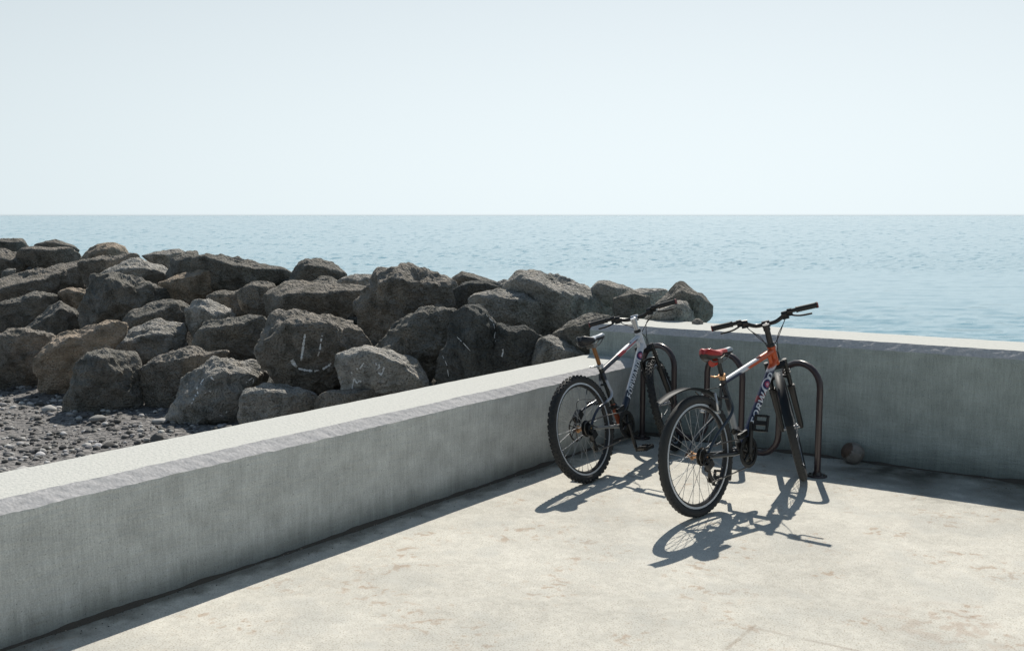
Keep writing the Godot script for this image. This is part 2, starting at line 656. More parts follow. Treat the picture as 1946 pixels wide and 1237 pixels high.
func make_beach() -> void:
	# e runs along the breakwater, d across it towards the sea
	var ed := Vector3(0.688, 0, 0.7257)
	var dd := Vector3(0.7257, 0, -0.688)
	var mb := MB.new()
	var rows := []
	for r in 131:
		var row := []
		var d := lerpf(-14.0, 5.2, r / 130.0)
		for k in 201:
			var e := lerpf(-34.0, 6.0, k / 200.0)
			var p := ed * e + dd * d
			var y := -0.2 + N3.get_noise_2d(p.x * 0.5, p.z * 0.5) * 0.05 + N3.get_noise_2d(p.x * 2.5, p.z * 2.5) * 0.025
			if inside_promenade(p):
				y = -1.0
			p.y = y
			row.append(mb.vert(p))
		rows.append(row)
	mb.grid(rows, false)
	structure("beach", mb.mesh(), M.sand)
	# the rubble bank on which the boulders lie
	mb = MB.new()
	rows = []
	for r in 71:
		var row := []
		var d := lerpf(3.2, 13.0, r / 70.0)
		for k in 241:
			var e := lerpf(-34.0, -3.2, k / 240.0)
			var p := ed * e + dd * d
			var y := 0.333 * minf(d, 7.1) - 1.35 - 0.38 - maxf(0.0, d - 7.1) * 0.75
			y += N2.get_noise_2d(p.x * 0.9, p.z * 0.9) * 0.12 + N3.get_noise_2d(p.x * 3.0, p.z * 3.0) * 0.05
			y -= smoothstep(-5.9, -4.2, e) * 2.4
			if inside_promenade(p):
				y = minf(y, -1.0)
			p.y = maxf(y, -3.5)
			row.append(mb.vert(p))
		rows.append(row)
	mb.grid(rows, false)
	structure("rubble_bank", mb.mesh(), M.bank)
	# broken stones that fill the gaps between the boulders
	var mm := MultiMesh.new()
	mm.transform_format = MultiMesh.TRANSFORM_3D
	mm.mesh = pebble_mesh(91, 0.75)
	mm.instance_count = 1100
	for k in 1100:
		var d := rng.randf_range(3.3, 7.6)
		var e := rng.randf_range(-24.0, -5.7)
		var p := ed * e + dd * d
		while inside_promenade(p - NL * 0.3 - NR * 0.3):
			e = rng.randf_range(-24.0, -5.7)
			p = ed * e + dd * d
		var size := rng.randf_range(0.05, 0.15)
		p.y = 0.333 * minf(d, 7.1) - 1.35 - 0.36 + rng.randf() * 0.1
		var turned := Basis(Vector3(rng.randf_range(-1, 1), 1.0, rng.randf_range(-1, 1)).normalized(), rng.randf() * TAU)
		mm.set_instance_transform(k, Transform3D(turned.scaled(Vector3.ONE * size), p))
	var g := MultiMeshInstance3D.new()
	g.name = "rubble"
	g.multimesh = mm
	g.material_override = M.rock_k
	add_child(g)
	g.set_meta("kind", "stuff")
	g.set_meta("label", "small broken stones filling the gaps between the boulders")
	g.set_meta("category", "rubble")


# ---------------------------------------------------------------- boulders
var shapes := {}


func boulder(label: String, at: Vector3, yaw: float, tilt: float, outline: Array, crease: float, front: float, lean: float, tone: String, sharp: float, seed_: int) -> void:
	var r := RandomNumberGenerator.new()
	r.seed = seed_
	var pn := PackedVector3Array()   # face normals divided by their distances
	var cnt := outline.size() / 2
	var lo := Vector2(1e9, 1e9)
	var hi := -lo
	var pts := []
	for k in cnt:
		var q := Vector2(outline[2 * k], outline[2 * k + 1]) * 1.12
		pts.append(q)
		lo = lo.min(q)
		hi = hi.max(q)
	var wide := hi.x - lo.x
	var high := hi.y - lo.y
	var drop := crease * high
	var top_slope := atan(drop / front)
	for k in cnt:
		var a: Vector2 = pts[k]
		var b: Vector2 = pts[(k + 1) % cnt]
		var nn := Vector2((b - a).y, -(b - a).x).normalized()
		var dist := nn.dot((a + b) * 0.5)
		if dist < 0.0:
			nn = -nn
			dist = -dist
		dist = maxf(dist, 0.03)
		var up := smoothstep(0.15, 0.75, nn.y)
		var fs := lerpf(deg_to_rad(r.randf_range(20.0, 50.0)), top_slope * r.randf_range(0.85, 1.1), up)
		if nn.y < -0.4:
			fs = deg_to_rad(r.randf_range(8.0, 26.0))
		var bs := deg_to_rad(r.randf_range(15.0, 42.0))
		pn.append(Vector3(nn.x * cos(fs), nn.y * cos(fs), sin(fs)) / (dist * cos(fs)))
		pn.append(Vector3(nn.x * cos(bs), nn.y * cos(bs), -sin(bs)) / (dist * cos(bs)))
	var edge := Vector3((lo.x + hi.x) * 0.5, hi.y - drop, front)
	var side := r.randf_range(-0.28, 0.28)
	for f in [Vector3(side, lean, 1.0), Vector3(side + r.randf_range(0.5, 0.8) * (1.0 if r.randf() < 0.5 else -1.0), lean - 0.1, 0.9)]:
		var nf: Vector3 = f.normalized()
		pn.append(nf / maxf(nf.dot(edge), 0.16 * minf(wide, high)))
	pn.append(Vector3(0.1, 0.2, -1.0).normalized() / (0.42 * maxf(wide, high)))
	# broken facets: planes that shave off what sticks out of the front
	for k in 7:
		var d := Vector3(r.randf_range(-0.9, 0.9), r.randf_range(-0.8, -0.12), 1.0).normalized()
		var acc := 0.0
		for q in pn:
			acc = maxf(acc, q.dot(d))
		pn.append(d * acc / r.randf_range(0.88, 0.98))
	var axes := Basis(Vector3.UP, yaw) * Basis(Vector3.RIGHT, -tilt)
	var shape := {"n": pn, "p": sharp * 2.1 + 4.0, "at": at, "axes": axes, "s": minf(wide, high)}
	shapes[label] = shape
	var mb := MB.new()
	var nu := clampi(int(wide * 1350.0 / absf(at.z)), 40, 132)
	var nv := int(nu * 0.62)
	for j in nv + 1:
		var el := PI * (0.5 - float(j) / nv)
		for k in nu:
			var az := TAU * k / nu
			var d := Vector3(cos(el) * sin(az), sin(el), cos(el) * cos(az))
			mb.vert(axes * (d * radius(shape, d)))
	for j in nv:
		for k in nu:
			var k2 := (k + 1) % nu
			var a := j * nu + k
			var b := j * nu + k2
			mb.quad(a, a + nu, b + nu, b)
	# one point for each pole
	for k in nu:
		mb.v[k] = mb.v[0]
		mb.v[nv * nu + k] = mb.v[nv * nu]
	mb.smooth()
	var o := lone("boulder", mb.mesh(), M["rock_" + tone], label, "boulder", "boulders of the breakwater")
	o.position = at


func radius(shape: Dictionary, d: Vector3) -> float:
	var pn: PackedVector3Array = shape.n
	var p: float = shape.p
	var acc := 0.0
	for q in pn:
		var t := q.dot(d)
		if t > 0.0:
			acc += pow(t, p)
	var rr := pow(acc, -1.0 / p)
	var w: Vector3 = shape.at + shape.axes * (d * rr)
	var s: float = shape.s
	var k := clampf(s / 0.6, 0.35, 1.25)
	rr += k * (N1.get_noise_3dv(w * 1.9) * 0.034 + (N2.get_noise_3dv(w * 1.5) - 0.35) * 0.042 + N3.get_noise_3dv(w * 6.0) * 0.014 + (N2.get_noise_3dv(w * 4.2) - 0.3) * 0.022 + N3.get_noise_3dv(w * 19.0) * 0.009)
	return maxf(rr, 0.02)


# a painted stroke that follows the face of a boulder; points across and up the face, in metres
func stroke(label: String, points: Array, wide: float, gap: float, seed_: int, parent: Node) -> void:
	var shape: Dictionary = shapes[label]
	var r := RandomNumberGenerator.new()
	r.seed = seed_
	var path := []
	for k in points.size() / 2 - 1:
		var a := Vector2(points[2 * k], points[2 * k + 1])
		var b := Vector2(points[2 * k + 2], points[2 * k + 3])
		var cnt := maxi(2, int(a.distance_to(b) / 0.008))
		for j in cnt:
			path.append(a.lerp(b, float(j) / cnt))
	path.append(Vector2(points[points.size() - 2], points[points.size() - 1]))
	var mb := MB.new()
	var last := []
	for k in path.size():
		var t: Vector2 = (path[mini(k + 1, path.size() - 1)] - path[maxi(k - 1, 0)]).normalized()
		var across := Vector2(-t.y, t.x)
		if gap > 0.0 and N3.get_noise_1d(k * 0.45 + seed_ * 17.0) < gap - 0.55:
			finish_dash(mb, shape, parent)
			mb = MB.new()
			last = []
			continue
		var w := wide * (0.75 + 0.5 * N3.get_noise_1d(k * 0.7 + seed_ * 5.0) + r.randf_range(-0.35, 0.35))
		var row := []
		for side in [-1.0, 0.0, 1.0]:
			var q: Vector2 = path[k] + across * w * side
			row.append(mb.vert(on_face(shape, q, 0.004)))
		if last:
			mb.quad(last[0], last[1], row[1], row[0])
			mb.quad(last[1], last[2], row[2], row[1])
		last = row
	finish_dash(mb, shape, parent)


func finish_dash(mb: MB, shape: Dictionary, parent: Node) -> void:
	if mb.i.size() == 0:
		return
	mb.smooth()
	if mb.n[0].dot(shape.axes.z) < 0.0:
		for k in range(0, mb.i.size(), 3):
			var q := mb.i[k]
			mb.i[k] = mb.i[k + 1]
			mb.i[k + 1] = q
		mb.smooth()
	part("painted_stroke", mb.mesh(), M.mark, parent)


func on_face(shape: Dictionary, q: Vector2, lift: float) -> Vector3:
	var near := 0.0
	var far := 1.6
	for k in 18:
		var mid := (near + far) * 0.5
		var p := Vector3(q.x, q.y, mid)
		if p.length() < radius(shape, p.normalized()):
			near = mid
		else:
			far = mid
	return shape.axes * Vector3(q.x, q.y, far + lift)


# ---------------------------------------------------------------- stones, dirt, ball, rack
func pebble_mesh(seed_: int, flat: float) -> ArrayMesh:
	var mb := MB.new()
	var nu := 12
	var nv := 7
	for j in nv + 1:
		var el := PI * (0.5 - float(j) / nv)
		for k in nu:
			var az := TAU * k / nu
			var d := Vector3(cos(el) * sin(az), sin(el), cos(el) * cos(az))
			var rr := 1.0 + 0.28 * N3.get_noise_3dv(d * 0.9 + Vector3.ONE * seed_ * 3.7)
			mb.vert(d * rr * Vector3(1, flat, 0.8))
	for j in nv:
		for k in nu:
			mb.quad(j * nu + k, (j + 1) * nu + k, (j + 1) * nu + (k + 1) % nu, j * nu + (k + 1) % nu)
	return mb.mesh()


func beach_height(x: float, z: float) -> float:
	return -0.2 + N3.get_noise_2d(x * 0.5, z * 0.5) * 0.05 + N3.get_noise_2d(x * 2.5, z * 2.5) * 0.025


func make_stones() -> void:
	# stones big enough to be picked out: place, size, flatness, tone
	var list := [
		["upright grey stone standing alone on the beach near the wall", -2.93, -8.05, 0.085, 1.0, 0.13],
		["rounded dark stone lying beside the upright grey stone on the beach", -3.28, -7.92, 0.1, 0.5, 0.07],
		["low pale flat stone nearest the wall, at the foot of the white-stained boulder", -2.62, -8.15, 0.12, 0.35, 0.2],
		["small dark round stone between the flat pale stone and the wall", -2.52, -7.95, 0.07, 0.6, 0.09],
		["long pale slab-like stone on the beach just above the wall edge", -2.72, -7.86, 0.13, 0.3, 0.24],
		["whitish stone in the shadow at the foot of the broad dark boulder", -3.18, -8.83, 0.11, 0.4, 0.4],
		["bluish white round stone in the shade beside the whitish one", -2.95, -8.85, 0.085, 0.6, 0.42],
		["pale stone at the foot of the tan-topped boulder", -4.42, -9.35, 0.12, 0.5, 0.42],
		["pale grey stone half in shadow in front of the broad dark boulder", -3.75, -8.85, 0.13, 0.4, 0.27],
		["flat light stone out on the sunlit sand left of the upright one", -4.52, -8.15, 0.11, 0.3, 0.36],
		["grey stone on the sand nearest the brown upright boulder", -5.0, -9.35, 0.13, 0.35, 0.2],
		["broad pale stone by the left photo edge where the wall starts", -3.55, -7.05, 0.12, 0.35, 0.42],
	]
	for k in list.size():
		var s: Array = list[k]
		var o := lone("beach_stone", pebble_mesh(k + 1, s[4]), flat_mat(lin(s[5], s[5] * 0.98, s[5] * 0.95), 0.85), s[0], "stone", "single stones on the beach")
		o.position = Vector3(s[1], beach_height(s[1], s[2]) + s[3] * s[4] * 0.25, s[2])
		o.scale = Vector3.ONE * s[3] * 0.62
		o.rotation.y = k * 1.3
	# gravel nobody would count
	var mm := MultiMesh.new()
	mm.transform_format = MultiMesh.TRANSFORM_3D
	mm.use_colors = true
	mm.mesh = pebble_mesh(40, 0.55)
	mm.instance_count = 9500
	for k in 9500:
		var x := rng.randf_range(-7.5, -1.9)
		var z := rng.randf_range(-11.0, -5.2)
		while (Vector3(x, 0, z) - K).dot(NL) > -0.62 or 0.7257 * x - 0.688 * z > 4.1:
			x = rng.randf_range(-7.5, -1.9)
			z = rng.randf_range(-11.0, -5.2)
		var big := pow(rng.randf(), 4.0)
		var size := 0.006 + 0.032 * big
		var b := Basis(Vector3.UP, rng.randf() * TAU) * Basis(Vector3.RIGHT, rng.randf_range(-0.4, 0.4))
		mm.set_instance_transform(k, Transform3D(b.scaled(Vector3.ONE * size * rng.randf_range(0.8, 1.2)), Vector3(x, beach_height(x, z) + size * 0.2, z)))
		var tone := 0.06 + 0.12 * rng.randf()
		if rng.randf() < 0.4:
			tone = rng.randf_range(0.25, 0.6)
		mm.set_instance_color(k, Color(tone, tone * 0.98, tone * rng.randf_range(0.92, 1.0)))
	var g := MultiMeshInstance3D.new()
	g.name = "gravel"
	g.multimesh = mm
	g.material_override = M.pebble
	add_child(g)
	g.set_meta("kind", "stuff")
	g.set_meta("label", "loose grey and white gravel scattered over the dark beach")
	g.set_meta("category", "gravel")


func dirt_strip(label: String, along: Vector3, inward: Vector3, s0: float, s1: float, seed_: float, wide: float) -> void:
	var mb := MB.new()
	var cnt := int((s1 - s0) / 0.02)
	var rows := [[], [], [], []]
	for k in cnt + 1:
		var s := lerpf(s0, s1, float(k) / cnt)
		var lump := maxf(0.0, 0.45 + N3.get_noise_2d(s * 0.9 + seed_, 0.0) * 1.0 + N3.get_noise_2d(s * 6.0, seed_) * 0.35)
		var w := 0.01 + wide * lump
		var h := 0.004 + 0.012 * lump
		var p := K + along * s
		rows[0].append(mb.vert(p - inward * 0.012 + Vector3.UP * (h + 0.014 * lump)))
		rows[1].append(mb.vert(p + inward * (0.006 + w * 0.22) + Vector3.UP * (h * 0.85)))
		rows[2].append(mb.vert(p + inward * (0.006 + w * 0.6) + Vector3.UP * (h * 0.4 + N3.get_noise_2d(s * 20.0, 5.0) * 0.004)))
		rows[3].append(mb.vert(p + inward * (0.006 + w) - Vector3.UP * 0.006))
	mb.grid(rows, along.cross(inward).y < 0.0)
	var o := lone("dirt", mb.mesh(), M.dirt, label, "dirt")
	o.set_meta("kind", "stuff")


func make_dirt() -> void:
	dirt_strip("dark soil gathered along the foot of the low left wall", -DL, NL, 0.02, 7.0, 3.0, 0.024)
	dirt_strip("dark soil and dead leaves along the foot of the sea wall behind the rack", DR, NR, 0.02, 6.0, 8.0, 0.075)
	# crumbs and leaf bits lying in the gutter
	var mm := MultiMesh.new()
	mm.transform_format = MultiMesh.TRANSFORM_3D
	mm.use_colors = true
	mm.mesh = pebble_mesh(77, 0.35)
	mm.instance_count = 900
	for k in 900:
		var left := k < 380
		var s := rng.randf_range(0.05, 4.8)
		var off := 0.015 + 0.15 * pow(rng.randf(), 3.0)
		var p := K + (-DL * s + NL * off if left else DR * s + NR * off * 1.8)
		var size := rng.randf_range(0.001, 0.0042)
		mm.set_instance_transform(k, Transform3D(Basis(Vector3.UP, rng.randf() * TAU).scaled(Vector3.ONE * size), p + Vector3.UP * (0.003 + size * 0.3)))
		var tone := rng.randf_range(0.03, 0.1) if rng.randf() < 0.8 else 0.4
		mm.set_instance_color(k, Color(tone, tone * 0.85, tone * 0.7))
	var g := MultiMeshInstance3D.new()
	g.name = "crumbs"
	g.multimesh = mm
	g.material_override = M.pebble
	add_child(g)
	g.set_meta("kind", "stuff")
	g.set_meta("label", "crumbs of soil and grit in the gutter at the foot of both walls")
	g.set_meta("category", "grit")


func make_rack() -> void:
	var a := Vector3(0.972, 0, -7.29)
	var b := Vector3(1.945, 0, -6.195)
	var dir := (b - a).normalized()
	var gap := a.distance_to(b) / 5.0
	var o := thing("bicycle_rack", "dark purple-brown steel tube rack bent into three hoops beside the sea wall", "bicycle rack", a)
	var rr := gap * 0.5
	var tr := 0.0205
	var top := 0.733 - tr - rr
	var low := 0.055 + tr + rr
	var path := [Vector3(0, 0.008, 0)]
	for k in 6:
		var base := dir * (gap * k)
		if k % 2 == 0:
			# up this leg and over the arch
			for j in 5:
				path.append(base + Vector3.UP * lerpf(low if k else 0.06, top - 0.02, j / 4.0))
			for j in 13:
				var t := PI * j / 12.0
				path.append(base + dir * (rr - rr * cos(t)) + Vector3.UP * (top + rr * sin(t)))
		else:
			for j in 5:
				path.append(base + Vector3.UP * lerpf(top - 0.02, low if k < 5 else 0.06, j / 4.0))
			if k < 5:
				for j in 13:
					var t := PI * j / 12.0
					path.append(base + dir * (rr - rr * cos(t)) + Vector3.UP * (low - rr * sin(t)))
	path.append(dir * (gap * 5) + Vector3.UP * 0.008)
	var mb := MB.new()
	mb.tube(path, tr, 18)
	part("bent_tube", mb.mesh(), M.rack, o)
	for e in [0.0, 5.0]:
		mb = MB.new()
		var at: Vector3 = dir * (gap * e)
		var ring := []
		mb.tube([at + Vector3.UP * 0.001, at + Vector3.UP * 0.010, at + Vector3.UP * 0.012], [0.062, 0.062, 0.058], 28)
		mb.tube([at + Vector3.UP * 0.010, at + Vector3.UP * 0.03], [0.03, 0.025], 18)
		var plate := part("base_plate", mb.mesh(), M.rack, o)
		for q in 4:
			var bolt := MB.new()
			var p: Vector3 = at + Vector3(cos(q * PI / 2 + 0.6), 0, sin(q * PI / 2 + 0.6)) * 0.046
			bolt.tube([p + Vector3.UP * 0.009, p + Vector3.UP * 0.02], 0.006, 6)
			part("bolt", bolt.mesh(), M.dark_steel, plate)


func make_ball() -> void:
	var r := 0.076
	var mb := MB.new()
	var nu := 48
	var nv := 32
	var seam := Vector3(-0.85, 0.45, 0.12).normalized()
	for j in nv + 1:
		var el := PI * (0.5 - float(j) / nv)
		for k in nu:
			var az := TAU * k / nu
			var d := Vector3(cos(el) * sin(az), sin(el), cos(el) * cos(az))
			var t := d.dot(seam) + 0.03 * N3.get_noise_3dv(d * 3.0)
			var wear := 0.8 + 0.35 * N3.get_noise_3dv(d * 2.2 + Vector3.ONE * 5.0)
			var col := Color(0.30, 0.27, 0.245) * wear
			if t > 0.62:
				col = Color(0.13, 0.085, 0.06) * wear
			elif d.dot(Vector3(0.6, -0.3, 0.5)) > 0.72:
				col = Color(0.22, 0.19, 0.17) * wear
			var groove := 0.004 * exp(-pow((t - 0.62) / 0.035, 2.0))
			mb.vert(d * (r - groove) * (Vector3(1, 0.96, 1)), col)
	for j in nv:
		for k in nu:
			mb.quad(j * nu + k, (j + 1) * nu + k, (j + 1) * nu + (k + 1) % nu, j * nu + (k + 1) % nu)
	var o := lone("ball", mb.mesh(), M.ball, "worn grey and brown ball lying at the foot of the sea wall", "ball")
	o.position = Vector3(2.285, 0.07, -6.535)


func make_boulders() -> void:
	boulder("dark boulder at the far left end of the breakwater crest, cut by the photo edge", Vector3(-10.72, 0.98, -21.34), 0.466, 0.028, [-0.379, 0.108, -0.226, 0.166, 0.0031, 0.177, 0.202, 0.166, 0.404, -0.0637, 0.347, -0.163, -0.0733, -0.187, -0.379, -0.163], 0.50, 0.66, 0.10, "d", 9, 100)
	boulder("dark rounded boulder on the skyline near the left end, above pale brown ones", Vector3(-9.14, 1.02, -19.83), 0.432, 0.029, [-0.432, -0.0754, -0.325, 0.0604, -0.13, 0.139, 0.03, 0.163, 0.314, 0.0569, 0.499, -0.0704, 0.136, -0.156, -0.361, -0.146], 0.45, 0.52, 0.10, "d", 9, 101)
	boulder("pale brown weathered boulder below the dark rounded one near the left end of the crest", Vector3(-8.80, 0.88, -18.93), 0.435, 0.037, [-0.564, 0.0716, -0.378, 0.156, -0.0723, 0.19, 0.199, 0.173, 0.572, 0.129, 0.613, -0.138, 0.199, -0.204, -0.242, -0.204, -0.547, -0.113], 0.60, 0.86, 0.15, "b", 8, 102)
	boulder("pale brown lumpy boulder at the left photo edge, under the crest", Vector3(-9.56, 0.72, -18.83), 0.470, 0.044, [-0.324, 0.263, -0.121, 0.297, 0.183, 0.229, 0.368, 0.00675, 0.183, -0.155, -0.121, -0.305, -0.324, -0.305], 0.50, 0.68, 0.10, "b", 8, 103)
	boulder("small grey stone wedged at the left edge above the long brown slab", Vector3(-9.07, 0.59, -17.89), 0.469, 0.053, [-0.113, -0.121, -0.0999, 0.0559, 0.00616, 0.11, 0.112, 0.0976, 0.106, -0.018, -0.0099, -0.094], 0.40, 0.23, 0.00, "g", 9, 104)
	boulder("long brown slab with a sunlit sloping top at the left, its front in shade", Vector3(-7.66, 0.55, -16.08), 0.444, 0.062, [-0.77, 0.0112, -0.625, 0.0659, -0.307, 0.173, 0.242, 0.288, 0.646, 0.366, 0.756, 0.288, 0.617, -0.0234, 0.386, -0.328, -0.105, -0.387, -0.77, -0.352], 0.45, 1.21, -0.10, "b", 13, 105)
	boulder("pale tan domed boulder on the skyline above the brown slab", Vector3(-7.31, 0.96, -17.81), 0.389, 0.036, [-0.409, -0.162, -0.243, 0.0766, -0.0519, 0.188, 0.14, 0.214, 0.331, 0.14, 0.414, -0.0323, 0.203, -0.213, -0.403, -0.213], 0.60, 0.81, 0.15, "t", 9, 106)
	boulder("brown block between the pale domed boulder and the grey-topped boulder", Vector3(-6.25, 0.77, -15.49), 0.383, 0.053, [-0.44, 0.16, -0.0505, 0.249, 0.422, 0.283, 0.539, 0.199, -0.329, -0.372, -0.44, -0.251], 0.35, 0.82, 0.00, "b", 14, 107)
	boulder("boulder with a smooth pale grey sloping top behind a large dark one", Vector3(-5.70, 0.73, -15.07), 0.362, 0.057, [-0.568, 0.0154, -0.102, 0.227, 0.101, 0.249, 0.344, 0.168, 0.471, 0.0186, 0.453, -0.16, 0.114, -0.257, -0.427, -0.225], 0.75, 1.01, 0.20, "l", 14, 108)
	boulder("large dark steep-faced boulder in the second row, under the pale grey-topped one", Vector3(-5.10, 0.50, -12.90), 0.376, 0.083, [-0.504, -0.379, -0.469, -0.169, -0.371, 0.241, -0.294, 0.341, -0.12, 0.378, 0.414, 0.262, 0.675, 0.0897, 0.0658, -0.317, -0.167, -0.39], 0.22, 0.61, -0.10, "d", 14, 109)
	boulder("small tan stone wedged beside the large dark steep-faced boulder", Vector3(-6.11, 0.43, -13.94), 0.413, 0.080, [-0.222, 0.123, -0.132, 0.213, 0.0486, 0.186, 0.187, 0.143, 0.204, 0.0351, 0.129, -0.272, 0.0235, -0.217, -0.165, 0.0224], 0.30, 0.48, 0.05, "t", 12, 110)
	boulder("grey flat boulder on the skyline right of the pale domed one", Vector3(-5.51, 0.95, -15.90), 0.334, 0.041, [-0.378, 0.0724, -0.0926, 0.135, 0.164, 0.152, 0.335, 0.0781, 0.278, -0.13, 0.0499, -0.172, -0.207, -0.0663], 0.60, 0.70, 0.15, "g", 10, 111)
	boulder("dark knobbly boulder on the skyline beside the grey flat one", Vector3(-4.91, 0.90, -14.87), 0.319, 0.048, [-0.25, -0.106, -0.17, 0.119, 0.0429, 0.215, 0.176, 0.204, 0.256, 0.0602, 0.15, -0.181, -0.224, -0.236], 0.30, 0.49, 0.00, "d", 10, 112)
	boulder("boulder with a tan sunlit crown and dark front, centre left of the second row", Vector3(-4.27, 0.70, -13.39), 0.309, 0.067, [-0.462, 0.0651, -0.251, 0.138, -0.0104, 0.219, 0.162, 0.248, 0.368, 0.189, 0.501, -0.0145, 0.322, -0.107, -0.0563, -0.279, -0.32, -0.226, -0.446, -0.0806], 0.50, 0.94, -0.10, "t", 12, 113)
	boulder("dark wedge-shaped boulder at the left edge under the long brown slab", Vector3(-6.73, 0.28, -13.60), 0.459, 0.090, [-0.4, 0.104, -0.154, 0.215, 0.152, 0.33, 0.496, 0.153, 0.0174, -0.23, -0.4, -0.391], 0.15, 0.40, -0.10, "d", 13, 114)
	boulder("dark pyramid-shaped boulder wedged under the small tan stone", Vector3(-6.13, 0.23, -13.26), 0.433, 0.097, [-0.431, -0.122, -0.108, 0.137, 0.0595, 0.25, 0.227, 0.173, 0.363, 0.0486, 0.351, -0.122, 0.0595, -0.229, -0.252, -0.215], 0.40, 0.69, -0.05, "d", 14, 115)
	boulder("brown upright boulder on the beach at the left photo edge", Vector3(-5.32, 0.09, -10.70), 0.461, 0.130, [-0.335, 0.213, -0.238, 0.262, 0.0139, 0.334, 0.247, 0.287, 0.386, 0.223, 0.179, -0.379, -0.122, -0.389, -0.335, -0.328], 0.20, 0.52, -0.05, "b", 13, 116)
	boulder("brown boulder with a bright tan top standing on the beach, second from the left", Vector3(-4.55, 0.13, -10.37), 0.414, 0.134, [-0.438, -0.205, -0.404, 0.0689, -0.197, 0.253, 0.0661, 0.342, 0.254, 0.389, 0.442, 0.373, 0.465, 0.276, 0.367, 0.163, -0.103, -0.344, -0.216, -0.467, -0.385, -0.414], 0.35, 0.87, -0.05, "t", 14, 117)
	boulder("rough grey-brown boulder lying on top of the broad dark one, near the tan-topped boulder", Vector3(-4.19, 0.17, -11.21), 0.358, 0.123, [-0.485, -0.112, -0.363, 0.0658, 0.0424, 0.287, 0.205, 0.277, 0.408, 0.222, 0.452, -0.0402, 0.326, -0.135, 0.103, -0.242, -0.12, -0.254, -0.404, -0.231], 0.80, 0.91, 0.25, "g", 10, 118)
	boulder("broad dark boulder resting on the beach, third from the left in the bottom row", Vector3(-3.95, 0.02, -9.47), 0.395, 0.158, [-0.358, -0.284, -0.318, -0.0978, -0.244, 0.192, -0.12, 0.287, 0.0176, 0.322, 0.293, 0.253, 0.348, 0.0288, 0.341, -0.189, 0.207, -0.249, -0.12, -0.312], 0.20, 0.46, -0.05, "d", 12, 119)
	boulder("dark craggy boulder behind the rough grey-brown one", Vector3(-4.36, 0.38, -12.18), 0.343, 0.098, [-0.429, -0.13, -0.315, 0.093, 0.0364, 0.229, 0.256, 0.218, 0.392, 0.115, 0.355, -0.0873, 0.212, -0.202, -0.359, -0.231], 0.60, 0.80, 0.10, "d", 9, 120)
	boulder("long brown boulder with a sharp sloping edge, leaning right of the broad dark one", Vector3(-3.24, 0.05, -9.64), 0.324, 0.156, [-0.366, -0.25, -0.358, 0.113, -0.233, 0.196, -0.116, 0.243, 0.0838, 0.271, 0.317, 0.271, 0.501, 0.246, -0.166, -0.356, -0.266, -0.356], 0.22, 0.50, -0.10, "b", 15, 121)
	boulder("grey boulder with white stains on the beach against the concrete wall, near the smiling face", Vector3(-2.78, -0.02, -9.10), 0.296, 0.173, [-0.46, -0.257, -0.346, -0.0405, -0.188, 0.201, -0.0148, 0.324, 0.19, 0.324, 0.379, 0.296, 0.482, 0.185, 0.19, -0.266, -0.0306, -0.326, -0.314, -0.343], 0.50, 0.90, 0.25, "g", 11, 122)
	boulder("pale grey pointed boulder in the middle row, left of the craggy black-fronted one", Vector3(-3.52, 0.44, -11.47), 0.298, 0.100, [-0.256, 0.136, -0.108, 0.243, 0.00986, 0.223, 0.31, 0.0614, 0.207, -0.121, 0.00986, -0.204, -0.168, -0.254, -0.217, -0.0384], 0.50, 0.55, 0.20, "l", 12, 123)
	boulder("craggy boulder with a black pitted front, directly left of the smiling face", Vector3(-2.93, 0.33, -10.31), 0.277, 0.123, [-0.394, -0.0175, -0.282, 0.169, 0.011, 0.257, 0.295, 0.27, 0.405, 0.222, 0.304, -0.128, 0.224, -0.265, 0.011, -0.239, -0.238, -0.172, -0.394, -0.117], 0.35, 0.67, -0.05, "d", 8, 124)
	boulder("large brown boulder painted with a white smiling face of two strokes and a curve", Vector3(-1.83, 0.43, -9.00), 0.201, 0.132, [-0.487, 0.0426, -0.407, 0.182, -0.306, 0.322, -0.22, 0.331, 0.152, 0.294, 0.323, 0.213, 0.52, 0.112, 0.54, 0.0582, 0.284, -0.251, 0.09, -0.374, -0.0807, -0.352, -0.282, -0.242, -0.469, -0.062], 0.17, 0.44, 0.00, "b", 13, 125)
	boulder("low grey boulder with a lit flat top behind the wall, below the smiling face", Vector3(-2.00, 0.06, -8.27), 0.237, 0.185, [-0.318, 0.0382, -0.215, 0.146, -0.0139, 0.177, 0.201, 0.134, 0.309, 0.0669, 0.273, -0.0579, 0.0148, -0.187, -0.215, -0.205], 0.60, 0.61, 0.20, "g", 10, 126)
	boulder("low brown rock peeping over the wall below the smiling face, left of the scrawled rock", Vector3(-1.35, 0.15, -7.93), 0.169, 0.184, [-0.326, -0.0557, -0.23, 0.0641, -0.0926, 0.104, 0.32, 0.0943, 0.32, 0.0256, 0.192, -0.0463, -0.161, -0.122], 0.60, 0.49, 0.10, "b", 8, 127)
	boulder("grey-brown rock with a white painted scrawl, just above the wall", Vector3(-1.09, 0.35, -8.22), 0.131, 0.156, [-0.356, 0.123, -0.268, 0.183, -0.0975, 0.218, 0.116, 0.154, 0.222, 0.109, 0.307, -0.0067, 0.378, -0.131, 0.244, -0.198, -0.0549, -0.214, -0.289, -0.206, -0.325, -0.0545], 0.30, 0.47, 0.15, "l", 13, 128)
	boulder("upright brown boulder between the tan-crowned and the long flat boulders", Vector3(-3.01, 0.65, -11.74), 0.251, 0.082, [-0.202, 0.105, -0.0568, 0.224, 0.104, 0.234, 0.209, 0.174, 0.155, -0.197, -0.0568, -0.269, -0.178, -0.149], 0.30, 0.49, -0.10, "b", 11, 129)
